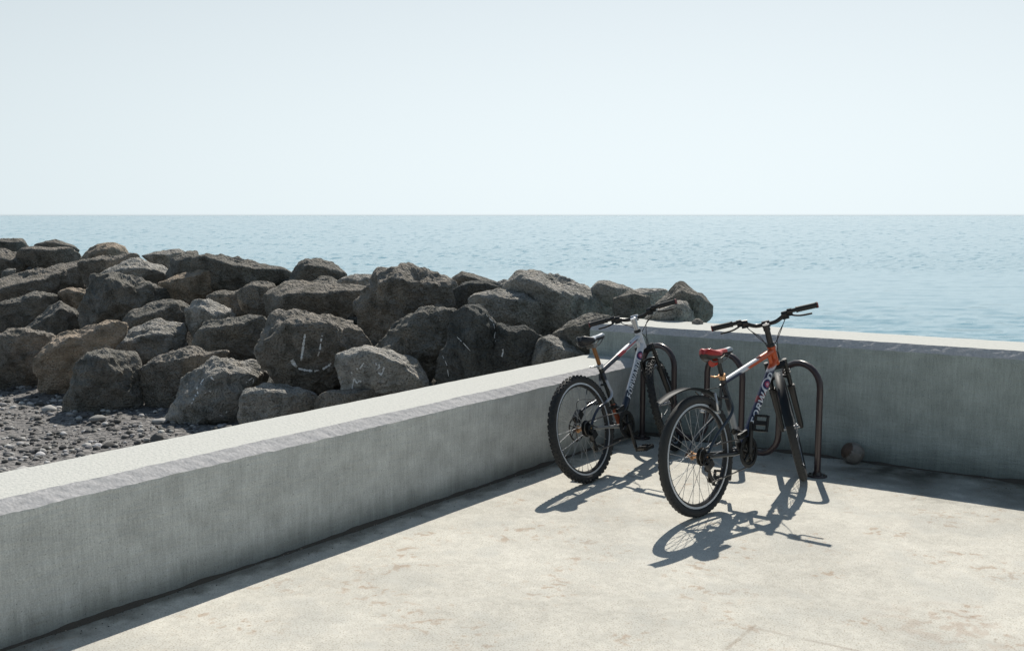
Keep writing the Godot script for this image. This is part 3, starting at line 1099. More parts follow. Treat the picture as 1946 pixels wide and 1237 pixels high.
	boulder("long flat boulder with a broad lit top above the smiling face", Vector3(-2.15, 0.68, -11.15), 0.191, 0.085, [-0.564, 0.104, -0.376, 0.218, -0.147, 0.232, 0.274, 0.196, 0.552, 0.138, 0.542, 0.0272, 0.399, -0.115, 0.274, -0.215, 0.00648, -0.237, -0.338, -0.193, -0.558, -0.126], 0.55, 0.92, -0.15, "b", 13, 130)
	boulder("small brown boulder filling the gap under the tan-crowned one", Vector3(-3.45, 0.57, -12.04), 0.279, 0.086, [-0.249, 0.076, -0.0799, 0.179, 0.168, 0.194, 0.195, -0.0823, 0.147, -0.203, -0.0179, -0.136], 0.40, 0.44, -0.10, "b", 10, 131)
	boulder("long dark rough boulder on the skyline left of centre, highest of the crest there", Vector3(-3.71, 0.86, -13.46), 0.269, 0.057, [-0.662, -0.00189, -0.501, 0.247, -0.316, 0.273, 0.535, 0.102, 0.701, -0.0322, 0.535, -0.199, -0.0633, -0.259, -0.385, -0.184], 0.50, 0.95, 0.15, "d", 8, 132)
	boulder("dark dome-shaped boulder alone on the skyline above the long flat one", Vector3(-2.46, 0.90, -12.51), 0.194, 0.058, [-0.349, -0.0919, -0.259, 0.12, -0.109, 0.22, 0.0617, 0.188, 0.254, 0.103, 0.368, -0.000408, 0.297, -0.164, -0.0666, -0.213, -0.28, -0.196], 0.50, 0.70, 0.10, "d", 9, 133)
	boulder("very large boulder with a rugged lit top and shaded front, centre of the breakwater", Vector3(-1.04, 0.75, -10.15), 0.103, 0.088, [-0.537, -0.0308, -0.302, 0.334, 0.0113, 0.368, 0.185, 0.316, 0.36, 0.264, 0.467, 0.147, 0.537, -0.0537, 0.429, -0.107, -0.232, -0.403, -0.389, -0.403, -0.528, -0.241], 0.50, 1.03, -0.15, "b", 14, 134)
	boulder("steep dark boulder with a pointed ridge right of the smiling face", Vector3(-0.80, 0.53, -8.76), 0.091, 0.126, [-0.404, -0.0564, -0.0845, 0.256, 0.0363, 0.327, 0.172, 0.304, 0.272, 0.24, 0.255, 0.105, 0.202, -0.0865, 0.112, -0.287, 0.0363, -0.413], 0.25, 0.66, -0.15, "d", 15, 135)
	boulder("tall blackish boulder with pale veins behind the wall, its top pointed", Vector3(-0.34, 0.57, -7.97), 0.043, 0.135, [-0.324, -0.315, -0.136, 0.284, -0.0603, 0.319, 0.00838, 0.326, 0.146, 0.287, 0.214, 0.188, 0.235, 0.0508, 0.242, -0.128, 0.159, -0.312, -0.074, -0.388], 0.08, 0.21, 0.00, "k", 14, 136)
	boulder("blackish veined boulder right of the tall pointed one, low behind the wall", Vector3(0.01, 0.57, -7.98), -0.001, 0.135, [-0.25, -0.218, -0.185, 0.145, -0.119, 0.211, 0.0889, 0.178, 0.231, 0.0902, 0.198, -0.0471, 0.154, -0.133, -0.0424, -0.194], 0.12, 0.19, -0.05, "k", 13, 137)
	boulder("big grey boulder with a smooth shaded right face, above the blackish ones", Vector3(0.01, 0.73, -9.11), -0.001, 0.100, [-0.386, 0.149, -0.287, 0.207, -0.162, 0.22, 0.143, 0.201, 0.236, 0.149, 0.335, 0.0244, 0.375, -0.138, 0.335, -0.219, 0.136, -0.246, -0.0626, -0.178, -0.212, -0.0694, -0.386, 0.0618], 0.45, 0.73, 0.00, "g", 14, 138)
	boulder("long high boulder with a ridged lit back, left of the white bicycle's handlebar", Vector3(0.44, 0.87, -9.22), -0.048, 0.085, [-0.47, 0.095, -0.399, 0.195, -0.336, 0.254, -0.185, 0.261, 0.292, 0.0975, 0.405, 0.00682, 0.495, -0.103, 0.495, -0.171, -0.0347, -0.322, -0.386, -0.00688], 0.50, 0.92, -0.10, "g", 14, 139)
	boulder("dark boulder behind the white bicycle's saddle at the end of the right wall", Vector3(0.57, 0.68, -8.04), -0.071, 0.119, [-0.236, 0.0138, -0.112, 0.102, 0.0856, 0.159, 0.218, 0.161, 0.231, 0.124, 0.0801, -0.176, -0.0684, -0.182, -0.178, -0.117], 0.20, 0.25, -0.05, "d", 13, 140)
	boulder("grey rock low behind the left wall next to the white bicycle's saddle", Vector3(0.36, 0.55, -7.93), -0.045, 0.138, [-0.19, -0.0798, -0.134, 0.12, -0.047, 0.149, 0.0399, 0.104, 0.214, 0.000827, 0.159, -0.106, -0.123, -0.158], 0.50, 0.40, 0.25, "g", 10, 141)
	boulder("grey-brown boulder on the skyline left of the white bicycle's stem", Vector3(0.92, 0.95, -9.10), -0.101, 0.077, [-0.183, 0.0292, -0.124, 0.104, -0.05, 0.112, 0.0616, 0.0812, 0.188, 0.023, 0.161, -0.0601, 0.0244, -0.129, -0.0995, -0.0944], 0.55, 0.36, 0.10, "g", 9, 142)
	boulder("dark-fronted rock behind the left handlebar grip of the white bicycle", Vector3(1.01, 0.88, -8.49), -0.119, 0.090, [-0.151, -0.0037, -0.148, 0.0621, -0.0326, 0.114, 0.0369, 0.126, 0.164, 0.0795, 0.164, -0.0451, 0.0485, -0.128, -0.137, -0.142], 0.20, 0.19, -0.10, "d", 11, 143)
	boulder("small pale speckled rock above the white bicycle's stem", Vector3(1.20, 0.91, -8.82), -0.135, 0.083, [-0.184, 0.0457, -0.1, 0.0865, 0.164, 0.0889, 0.182, 0.0457, 0.068, -0.0569, -0.00408, -0.103, -0.118, -0.0569], 0.70, 0.36, 0.30, "l", 9, 144)
	boulder("last boulder of the breakwater on the right, its point against the sea", Vector3(1.46, 0.90, -8.30), -0.174, 0.088, [-0.259, -0.0121, -0.0497, 0.191, 0.0295, 0.153, 0.143, 0.0938, 0.208, 0.0124, 0.19, -0.0497, 0.134, -0.137, 0.0295, -0.175, -0.197, -0.15], 0.35, 0.46, 0.00, "d", 14, 145)
	boulder("pale grey angular rock in front of the last boulder, beside the white bicycle's right grip", Vector3(1.28, 0.85, -8.04), -0.158, 0.098, [-0.217, -0.0442, -0.135, 0.042, 0.03, 0.121, 0.129, 0.11, 0.175, 0.00905, 0.189, -0.0708, 0.052, -0.111, -0.113, -0.0974], 0.40, 0.33, 0.20, "g", 14, 146)
	boulder("tiny brown stone at the foot of the last boulder on top of the wall line", Vector3(1.44, 0.83, -7.69), -0.185, 0.104, [-0.0399, -0.00141, -0.0168, 0.0255, 0.0147, 0.0297, 0.041, -0.00141, 0.0252, -0.0283, -0.0273, -0.0283], 0.40, 0.08, 0.10, "b", 8, 147)
	boulder("dark rounded boulder on the skyline behind the very large central one", Vector3(-0.41, 0.93, -10.48), 0.039, 0.069, [-0.241, 0.039, -0.103, 0.129, 0.0582, 0.0928, 0.247, 0.0175, 0.202, -0.0994, 0.0223, -0.123, -0.202, -0.0758], 0.40, 0.36, 0.10, "d", 9, 148)
	boulder("black low boulder below the skyline between the very large one and the big grey one", Vector3(-0.36, 0.86, -9.79), 0.037, 0.080, [-0.218, 0.0663, -0.0636, 0.142, 0.121, 0.142, 0.28, 0.0461, -0.03, -0.127, -0.127, -0.157, -0.181, -0.0572], 0.20, 0.22, -0.10, "k", 11, 149)
	boulder("small rough rock on the skyline beside the long high boulder", Vector3(-0.06, 0.91, -10.08), 0.006, 0.073, [-0.1, 0.0595, -0.0104, 0.0975, 0.0794, 0.0629, 0.0932, -0.0817, -0.0449, -0.109], 0.50, 0.20, 0.10, "g", 8, 150)
	boulder("low brown rock in the gap behind the long flat boulder and the very large one", Vector3(-1.81, 0.83, -11.63), 0.154, 0.069, [-0.23, 0.0429, -0.131, 0.105, 0.0285, 0.147, 0.218, 0.115, 0.228, -0.127, 0.0683, -0.155, -0.171, -0.0989], 0.60, 0.45, 0.20, "g", 8, 151)
	boulder("dark low rock at the back between the dome-shaped boulder and the long flat one", Vector3(-2.26, 0.81, -12.04), 0.186, 0.069, [-0.158, 0.0335, -0.0344, 0.116, 0.0687, 0.106, 0.172, 0.0067, 0.0687, -0.125, -0.158, -0.109], 0.50, 0.33, 0.10, "d", 8, 152)
	paint_on("large brown boulder painted with a white smiling face of two strokes and a curve")
	paint_on("grey-brown rock with a white painted scrawl, just above the wall")
	paint_on("grey boulder with white stains on the beach against the concrete wall, near the smiling face")
	paint_on("tall blackish boulder with pale veins behind the wall, its top pointed")
	paint_on("blackish veined boulder right of the tall pointed one, low behind the wall")


func paint_on(label: String) -> void:
	var face: Node3D
	for o in get_children():
		if o.has_meta("label") and o.get_meta("label") == label:
			face = o
	match label:
		"large brown boulder painted with a white smiling face of two strokes and a curve":
			stroke("large brown boulder painted with a white smiling face of two strokes and a curve", [-0.053, 0.143, -0.068, 0.058, -0.081, -0.019, -0.093, -0.089], 0.011, 0.12, 1, face)
			stroke("large brown boulder painted with a white smiling face of two strokes and a curve", [0.093, 0.128, 0.078, 0.058, 0.071, -0.004, 0.050, -0.054], 0.009, 0.34, 2, face)
			stroke("large brown boulder painted with a white smiling face of two strokes and a curve", [-0.171, -0.085, -0.149, -0.128, -0.112, -0.159, -0.050, -0.175, 0.028, -0.184, 0.098, -0.167, 0.152, -0.136, 0.180, -0.106], 0.011, 0.24, 3, face)
			stroke("large brown boulder painted with a white smiling face of two strokes and a curve", [-0.174, -0.082, -0.158, -0.109, -0.140, -0.134], 0.020, 0.20, 9, face)
		"grey-brown rock with a white painted scrawl, just above the wall":
			stroke("grey-brown rock with a white painted scrawl, just above the wall", [-0.242, -0.127, -0.223, -0.047, -0.200, -0.084, -0.180, -0.065, -0.151, -0.082], 0.007, 0.20, 4, face)
			stroke("grey-brown rock with a white painted scrawl, just above the wall", [-0.245, -0.002, -0.203, 0.035, -0.180, 0.026, -0.140, 0.078, -0.100, 0.095], 0.008, 0.40, 5, face)
			stroke("grey-brown rock with a white painted scrawl, just above the wall", [-0.066, 0.063, -0.029, 0.072, -0.012, 0.046, -0.038, 0.021, 0.005, 0.009, 0.022, 0.041], 0.008, 0.25, 6, face)
			stroke("grey-brown rock with a white painted scrawl, just above the wall", [-0.041, 0.009, -0.004, -0.019, 0.019, 0.021], 0.008, 0.30, 7, face)
		"grey boulder with white stains on the beach against the concrete wall, near the smiling face":
			stroke("grey boulder with white stains on the beach against the concrete wall, near the smiling face", [-0.180, -0.051, -0.154, 0.012, -0.125, 0.043, -0.132, 0.091, -0.091, 0.122], 0.008, 0.36, 11, face)
			stroke("grey boulder with white stains on the beach against the concrete wall, near the smiling face", [-0.109, 0.114, -0.070, 0.169, -0.015, 0.185, 0.017, 0.150], 0.008, 0.36, 12, face)
			stroke("grey boulder with white stains on the beach against the concrete wall, near the smiling face", [-0.078, 0.027, -0.031, 0.059, 0.004, 0.037], 0.006, 0.36, 13, face)
			stroke("grey boulder with white stains on the beach against the concrete wall, near the smiling face", [0.293, 0.114, 0.340, 0.146, 0.367, 0.169, 0.356, 0.091], 0.006, 0.36, 14, face)
			stroke("grey boulder with white stains on the beach against the concrete wall, near the smiling face", [0.048, -0.162, 0.096, -0.178, 0.127, -0.122], 0.007, 0.40, 15, face)
		"tall blackish boulder with pale veins behind the wall, its top pointed":
			stroke("tall blackish boulder with pale veins behind the wall, its top pointed", [0.132, 0.284, 0.187, 0.229, 0.204, 0.161, 0.187, 0.078], 0.003, 0.15, 16, face)
			stroke("tall blackish boulder with pale veins behind the wall, its top pointed", [-0.225, -0.032, -0.187, -0.114, -0.173, -0.210], 0.003, 0.20, 17, face)
			stroke("tall blackish boulder with pale veins behind the wall, its top pointed", [-0.102, 0.106, -0.047, 0.051, 0.002, -0.004], 0.003, 0.30, 18, face)
		"blackish veined boulder right of the tall pointed one, low behind the wall":
			stroke("blackish veined boulder right of the tall pointed one, low behind the wall", [-0.092, -0.052, -0.081, -0.014, -0.084, 0.008], 0.007, 0.10, 19, face)
			stroke("blackish veined boulder right of the tall pointed one, low behind the wall", [-0.135, 0.178, -0.152, 0.112, -0.143, 0.068], 0.003, 0.20, 20, face)

# ---------------------------------------------------------------- bicycles
# a bicycle stands at its rear contact point: x forward, y up, z to its right
const R := 0.335


func piece(called: String, mb: MB, mat: Material, parent: Node) -> MeshInstance3D:
	return part(called, mb.mesh(), mat, parent)


func rod(called: String, path: Array, rad, mat: Material, parent: Node, sides := 10) -> MeshInstance3D:
	var mb := MB.new()
	mb.tube(path, rad, sides)
	return piece(called, mb, mat, parent)


# straight frame tube whose paint is a function of the place along it and round it
func paint_tube(mb: MB, a: Vector3, b: Vector3, ra: float, rb: float, f: Callable, along := 48, sides := 24) -> void:
	var t := (b - a).normalized()
	var side := Vector3.BACK
	side = (side - t * side.dot(t)).normalized()
	var up := side.cross(t)
	var rings := []
	for j in along + 1:
		var s := float(j) / along
		var ring := []
		for k in sides:
			var phi := TAU * k / sides
			ring.append(mb.vert(a.lerp(b, s) + (side * cos(phi) + up * sin(phi)) * lerpf(ra, rb, s), f.call(s, phi)))
		rings.append(ring)
	for j in along:
		for k in sides:
			var k2 := (k + 1) % sides
			mb.quad(rings[j][k], rings[j + 1][k], rings[j + 1][k2], rings[j][k2])


# flat shapes bent round a tube: x along the tube, y round it
func wrap_round(mb: MB, pts: Array, a: Vector3, b: Vector3, rad: float, s0: float, phi0: float, col: Color) -> void:
	var t := (b - a).normalized()
	var side := Vector3.BACK
	var up := side.cross(t)
	var ids := []
	for p in pts:
		var phi: float = phi0 + p.y / rad
		ids.append(mb.vert(a + t * (s0 + p.x) + (side * cos(phi) + up * sin(phi)) * rad, col))
		mb.n.append(side * cos(phi) + up * sin(phi))
	for k in range(0, ids.size(), 3):
		var p: Vector3 = mb.v[ids[k]]
		var nrm: Vector3 = (mb.v[ids[k + 1]] - p).cross(mb.v[ids[k + 2]] - p)
		if nrm.dot(mb.n[ids[k]]) >= 0.0:
			mb.tri(ids[k], ids[k + 1], ids[k + 2])
		else:
			mb.tri(ids[k], ids[k + 2], ids[k + 1])


func split_tri(a: Vector2, b: Vector2, c: Vector2, out: Array, depth: int) -> void:
	var longest := maxf(a.distance_to(b), maxf(b.distance_to(c), c.distance_to(a)))
	if depth == 0 or longest < 0.006:
		out.append(a)
		out.append(b)
		out.append(c)
		return
	if longest == a.distance_to(b):
		var m := (a + b) * 0.5
		split_tri(a, m, c, out, depth - 1)
		split_tri(m, b, c, out, depth - 1)
	elif longest == b.distance_to(c):
		var m := (b + c) * 0.5
		split_tri(a, b, m, out, depth - 1)
		split_tri(a, m, c, out, depth - 1)
	else:
		var m := (c + a) * 0.5
		split_tri(a, b, m, out, depth - 1)
		split_tri(m, b, c, out, depth - 1)


func letters(word: String, high: float, slant: float, length: float) -> Dictionary:
	var tm := TextMesh.new()
	var font := SystemFont.new()
	font.font_names = PackedStringArray(["Droid Sans"])
	font.font_weight = 700
	tm.font = font
	tm.text = word
	tm.font_size = 64
	tm.pixel_size = 0.001
	tm.depth = 0.002
	tm.curve_step = 1.0
	var arr := tm.surface_get_arrays(0)
	var v: PackedVector3Array = arr[Mesh.ARRAY_VERTEX]
	var idx: PackedInt32Array = arr[Mesh.ARRAY_INDEX]
	var nn: PackedVector3Array = arr[Mesh.ARRAY_NORMAL]
	var lo := Vector2(1e9, 1e9)
	var hi := -lo
	for p in v:
		lo = lo.min(Vector2(p.x, p.y))
		hi = hi.max(Vector2(p.x, p.y))
	var k := high / (hi.y - lo.y)
	var stretch := length / ((hi.x - lo.x) * k)
	var out := []
	for q in range(0, idx.size(), 3):
		if nn[idx[q]].z < 0.5:
			continue
		var tri := []
		for e in 3:
			var p := v[idx[q + e]]
			var y := (p.y - lo.y) * k - high * 0.5
			tri.append(Vector2((p.x - lo.x) * k * stretch + y * slant, y))
		split_tri(tri[0], tri[1], tri[2], out, 9)
	return {"pts": out}


func disc(r0: float, r1: float, sx: float) -> Array:
	var out := []
	for ring in 3:
		var a := lerpf(r0, r1, ring / 3.0)
		var b := lerpf(r0, r1, (ring + 1) / 3.0)
		for k in 28:
			var p := Vector2(cos(TAU * k / 28) * sx, sin(TAU * k / 28))
			var q := Vector2(cos(TAU * (k + 1) / 28) * sx, sin(TAU * (k + 1) / 28))
			out.append_array([p * a, p * b, q * b, p * a, q * b, q * a])
	return out


var spoke_mesh := {}


func wheel(called: String, hub: Vector3, o: Node3D, knobby: bool, rim_mat: Material, edge_mat: Material, hub_mat: Material, turn: float) -> Node3D:
	var w := Node3D.new()
	w.name = called
	o.add_child(w, true)
	w.position = hub
	w.rotation.z = turn
	# tyre
	var mb := MB.new()
	var tw := 0.0242 if knobby else 0.024
	var mid := R - tw - (0.004 if knobby else 0.0)
	var prof := []
	for j in 21:
		var a := deg_to_rad(-158.0 + 316.0 * j / 20.0)
		prof.append(Vector2(mid + cos(a) * tw, sin(a) * tw * (1.04 if knobby else 1.0)))
	mb.lathe(Vector3.ZERO, prof, 96)
	if knobby:
		for k in 52:
			for q in [[0.0, 0.0, 0.010, 0.014, 0.012], [0.5, -0.55, 0.013, 0.010, 0.011], [0.5, 0.55, 0.013, 0.010, 0.011], [0.1, -1.05, 0.016, 0.011, 0.012], [0.1, 1.05, 0.016, 0.011, 0.012]]:
				var th: float = TAU * (k + q[0]) / 52.0
				var ph: float = q[1]
				var radial := Vector3(cos(th), sin(th), 0)
				var out: Vector3 = radial * cos(ph) + Vector3.BACK * sin(ph)
				var tang := Vector3(-sin(th), cos(th), 0)
				var b := Basis(tang, out, tang.cross(out))
				mb.box(Transform3D(b, radial * mid + out * (tw + 0.001)), Vector3(q[2], 0.010, q[3]))
	else:
		for side in [-1.0, 1.0]:
			for k in 64:
				var th := TAU * k / 64.0
				var radial := Vector3(cos(th), sin(th), 0)
				var out: Vector3 = (radial * 0.78 + Vector3.BACK * side * 0.62).normalized()
				var tang := Vector3(-sin(th), cos(th), 0)
				mb.box(Transform3D(Basis(tang, out, tang.cross(out)), radial * mid + out * tw), Vector3(0.012, 0.004, 0.009))
	piece("tyre", mb, M.tyre, w)
	# rim: box section with braking edges
	mb = MB.new()
	mb.lathe(Vector3.ZERO, [Vector2(0.262, -0.004), Vector2(0.268, -0.0125), Vector2(0.286, -0.0135), Vector2(0.286, 0.0135), Vector2(0.268, 0.0125), Vector2(0.262, 0.004), Vector2(0.262, -0.004)], 96, Color.WHITE, true)
	var rim := piece("rim", mb, rim_mat, w)
	for side in [-1.0, 1.0]:
		mb = MB.new()
		mb.lathe(Vector3.ZERO, [Vector2(0.277, side * 0.0136 - 0.0016), Vector2(0.2885, side * 0.0136 - 0.0016), Vector2(0.2885, side * 0.0136 + 0.0016), Vector2(0.277, side * 0.0136 + 0.0016), Vector2(0.277, side * 0.0136 - 0.0016)], 96, Color.WHITE, true)
		piece("brake_edge", mb, edge_mat, rim)
	# hub
	mb = MB.new()
	mb.lathe(Vector3.ZERO, [Vector2(0.0, -0.05), Vector2(0.012, -0.05), Vector2(0.012, -0.036), Vector2(0.024, -0.034), Vector2(0.024, -0.028), Vector2(0.014, -0.022), Vector2(0.013, 0.022), Vector2(0.024, 0.028), Vector2(0.024, 0.034), Vector2(0.012, 0.036), Vector2(0.012, 0.05), Vector2(0.0, 0.05)], 24, Color.WHITE, true)
	mb.tube([Vector3(0, 0, -0.07), Vector3(0, 0, 0.07)], 0.006, 10)
	mb.tube([Vector3(0, 0, -0.068), Vector3(0, 0, -0.058)], 0.010, 6)
	mb.tube([Vector3(0, 0, 0.058), Vector3(0, 0, 0.068)], 0.010, 6)
	piece("hub", mb, hub_mat, w)
	# 32 crossed spokes sharing two meshes
	for s in 32:
		var right := s % 2 == 0
		var lead := 1.0 if (s / 2) % 2 == 0 else -1.0
		var sp := MeshInstance3D.new()
		sp.name = "spoke"
		var key := "%s %s" % [right, lead]
		if not spoke_mesh.has(key):
			var sm := MB.new()
			var z := 0.031 if right else -0.031
			var a := deg_to_rad(66.0) * lead
			sm.tube([Vector3(cos(a) * 0.021, sin(a) * 0.021, z), Vector3(0.2625, 0, z * 0.1)], 0.0014, 6)
			sm.tube([Vector3(0.249, 0, z * 0.155), Vector3(0.2625, 0, z * 0.1)], 0.0024, 6)
			spoke_mesh[key] = sm.mesh()
		sp.mesh = spoke_mesh[key]
		sp.material_override = M.spoke
		sp.rotation.z = TAU * (s + 0.25) / 32.0
		w.add_child(sp, true)
	# valve
	rod("valve", [Vector3(0.264, 0, 0), Vector3(0.228, 0, 0)], 0.0032, M.black, w, 8)
	return w


# a thin curved guard: points in the plane of the wheel, arched across
func guard(path: Array, wide: Array, arch: float) -> MB:
	var mb := MB.new()
	var cols := 10
	for layer in 2:
		var rows := []
		for j in path.size():
			var t: Vector3 = (path[mini(j + 1, path.size() - 1)] - path[maxi(j - 1, 0)]).normalized()
			var out := Vector3.BACK.cross(t)
			var row := []
			for k in cols + 1:
				var q := -1.0 + 2.0 * k / cols
				row.append(mb.vert(path[j] - out * (arch * q * q * wide[j] / 0.03 + layer * 0.0025) + Vector3.BACK * q * wide[j]))
			rows.append(row)
		mb.grid(rows, layer == 0)
	return mb


func smooth_path(pts: Array, per := 8) -> Array:
	var out := []
	for k in pts.size() - 1:
		var p0: Vector3 = pts[maxi(k - 1, 0)]
		var p1: Vector3 = pts[k]
		var p2: Vector3 = pts[k + 1]
		var p3: Vector3 = pts[mini(k + 2, pts.size() - 1)]
		for j in per:
			out.append(p1.cubic_interpolate(p2, p0, p3, float(j) / per))
	out.append(pts[pts.size() - 1])
	return out


func saddle_mesh(col: Callable) -> MB:
	var mb := MB.new()
	var rings := []
	var st := 26
	var sides := 28
	for j in st + 1:
		var t := float(j) / st
		var x := lerpf(-0.135, 0.15, t)
		var w := 0.078 * pow(sin(clampf(t * 2.6 + 0.28, 0.0, PI * 0.5)), 0.8)
		w *= lerpf(1.0, 0.25, smoothstep(0.22, 0.62, t))
		var end := sqrt(clampf(minf(t * 14.0, (1.0 - t) * 12.0), 0.0, 1.0))
		w *= lerpf(0.55, 1.0, end)
		var top := 0.022 + 0.016 * smoothstep(0.35, 0.0, t) - 0.006 * sin(t * PI) + 0.004 * smoothstep(0.75, 0.95, t)
		var bottom := lerpf(-0.034, -0.016, smoothstep(0.1, 0.7, t))
		var midy := (top + bottom) * 0.5
		var hy := (top - bottom) * 0.5 * end
		var ring := []
		for k in sides:
			var a := TAU * k / sides
			var cz := signf(cos(a)) * pow(absf(cos(a)), 0.75)
			var sy := signf(sin(a)) * pow(absf(sin(a)), 0.7)
			var dip := -0.007 * exp(-pow(cos(a) / 0.28, 2.0)) * smoothstep(0.9, 0.4, t) if sin(a) > 0.0 else 0.0
			ring.append(mb.vert(Vector3(x, midy + hy * sy + dip, w * cz), col.call(t, sin(a), cos(a))))
		rings.append(ring)
	for j in st:
		for k in sides:
			var k2 := (k + 1) % sides
			mb.quad(rings[j][k], rings[j][k2], rings[j + 1][k2], rings[j + 1][k])
	for e in [0, st]:
		var ctr := Vector3.ZERO
		for k in rings[e]:
			ctr += mb.v[k]
		var c := mb.vert(ctr / sides, mb.c[rings[e][0]])
		for k in sides:
			var k2 := (k + 1) % sides
			if e == 0:
				mb.tri(c, rings[e][k2], rings[e][k])
			else:
				mb.tri(c, rings[e][k], rings[e][k2])
	return mb


func pedal(parent: Node3D, at: Vector3, side: float, turn: float) -> void:
	var mb := MB.new()
	var b := Transform3D(Basis(Vector3.BACK, turn), at + Vector3.BACK * side * 0.055)
	for q in [[Vector3(0.042, 0, 0), Vector3(0.008, 0.022, 0.088)], [Vector3(-0.042, 0, 0), Vector3(0.008, 0.022, 0.088)], [Vector3(0, 0, 0.04), Vector3(0.084, 0.02, 0.008)], [Vector3(0, 0, -0.04), Vector3(0.084, 0.02, 0.008)], [Vector3(0, 0, 0), Vector3(0.026, 0.022, 0.08)]]:
		mb.box(b * Transform3D(Basis.IDENTITY, q[0]), q[1])
	for q in 5:
		for e in [-1.0, 1.0]:
			mb.box(b * Transform3D(Basis.IDENTITY, Vector3(0.042 * e, 0.0, -0.036 + 0.018 * q)), Vector3(0.012, 0.027, 0.006))
	var pd := piece("pedal", mb, M.black, parent)
	for e in [-1.0, 1.0]:
		mb = MB.new()
		mb.box(b * Transform3D(Basis.IDENTITY, Vector3(0.0475 * e, 0, 0)), Vector3(0.003, 0.012, 0.05))
		piece("pedal_edge", mb, M.dark_steel, pd)


func brake_lever(parent: Node3D, base: Vector3, out: Vector3, side: float, cable_to: Vector3) -> void:
	# the clamp and shifter body on the bar
	var mb := MB.new()
	mb.tube([base - out * 0.014, base + out * 0.014], 0.017, 14)
	mb.box(Transform3D(Basis.IDENTITY, base + Vector3(0.018, -0.016, 0)), Vector3(0.04, 0.026, 0.03))
	mb.tube([base - out * 0.05 + Vector3(-0.004, -0.012, 0), base - out * 0.018 + Vector3(-0.004, -0.012, 0)], [0.019, 0.021], 14)
	mb.box(Transform3D(Basis.IDENTITY, base - out * 0.03 + Vector3(0.012, -0.03, 0)), Vector3(0.045, 0.024, 0.04))
	var body := piece("brake_lever", mb, M.black, parent)
	mb = MB.new()
	mb.tube(smooth_path([base + Vector3(0.032, -0.02, 0), base + out * 0.02 + Vector3(0.055, -0.03, 0), base + out * 0.06 + Vector3(0.05, -0.04, 0), base + out * 0.11 + Vector3(0.05, -0.042, 0), base + out * 0.125 + Vector3(0.055, -0.042, 0)]), 0.0058, 8, Color.WHITE, false, 1.3)
	piece("lever_blade", mb, M.black_dull, body)


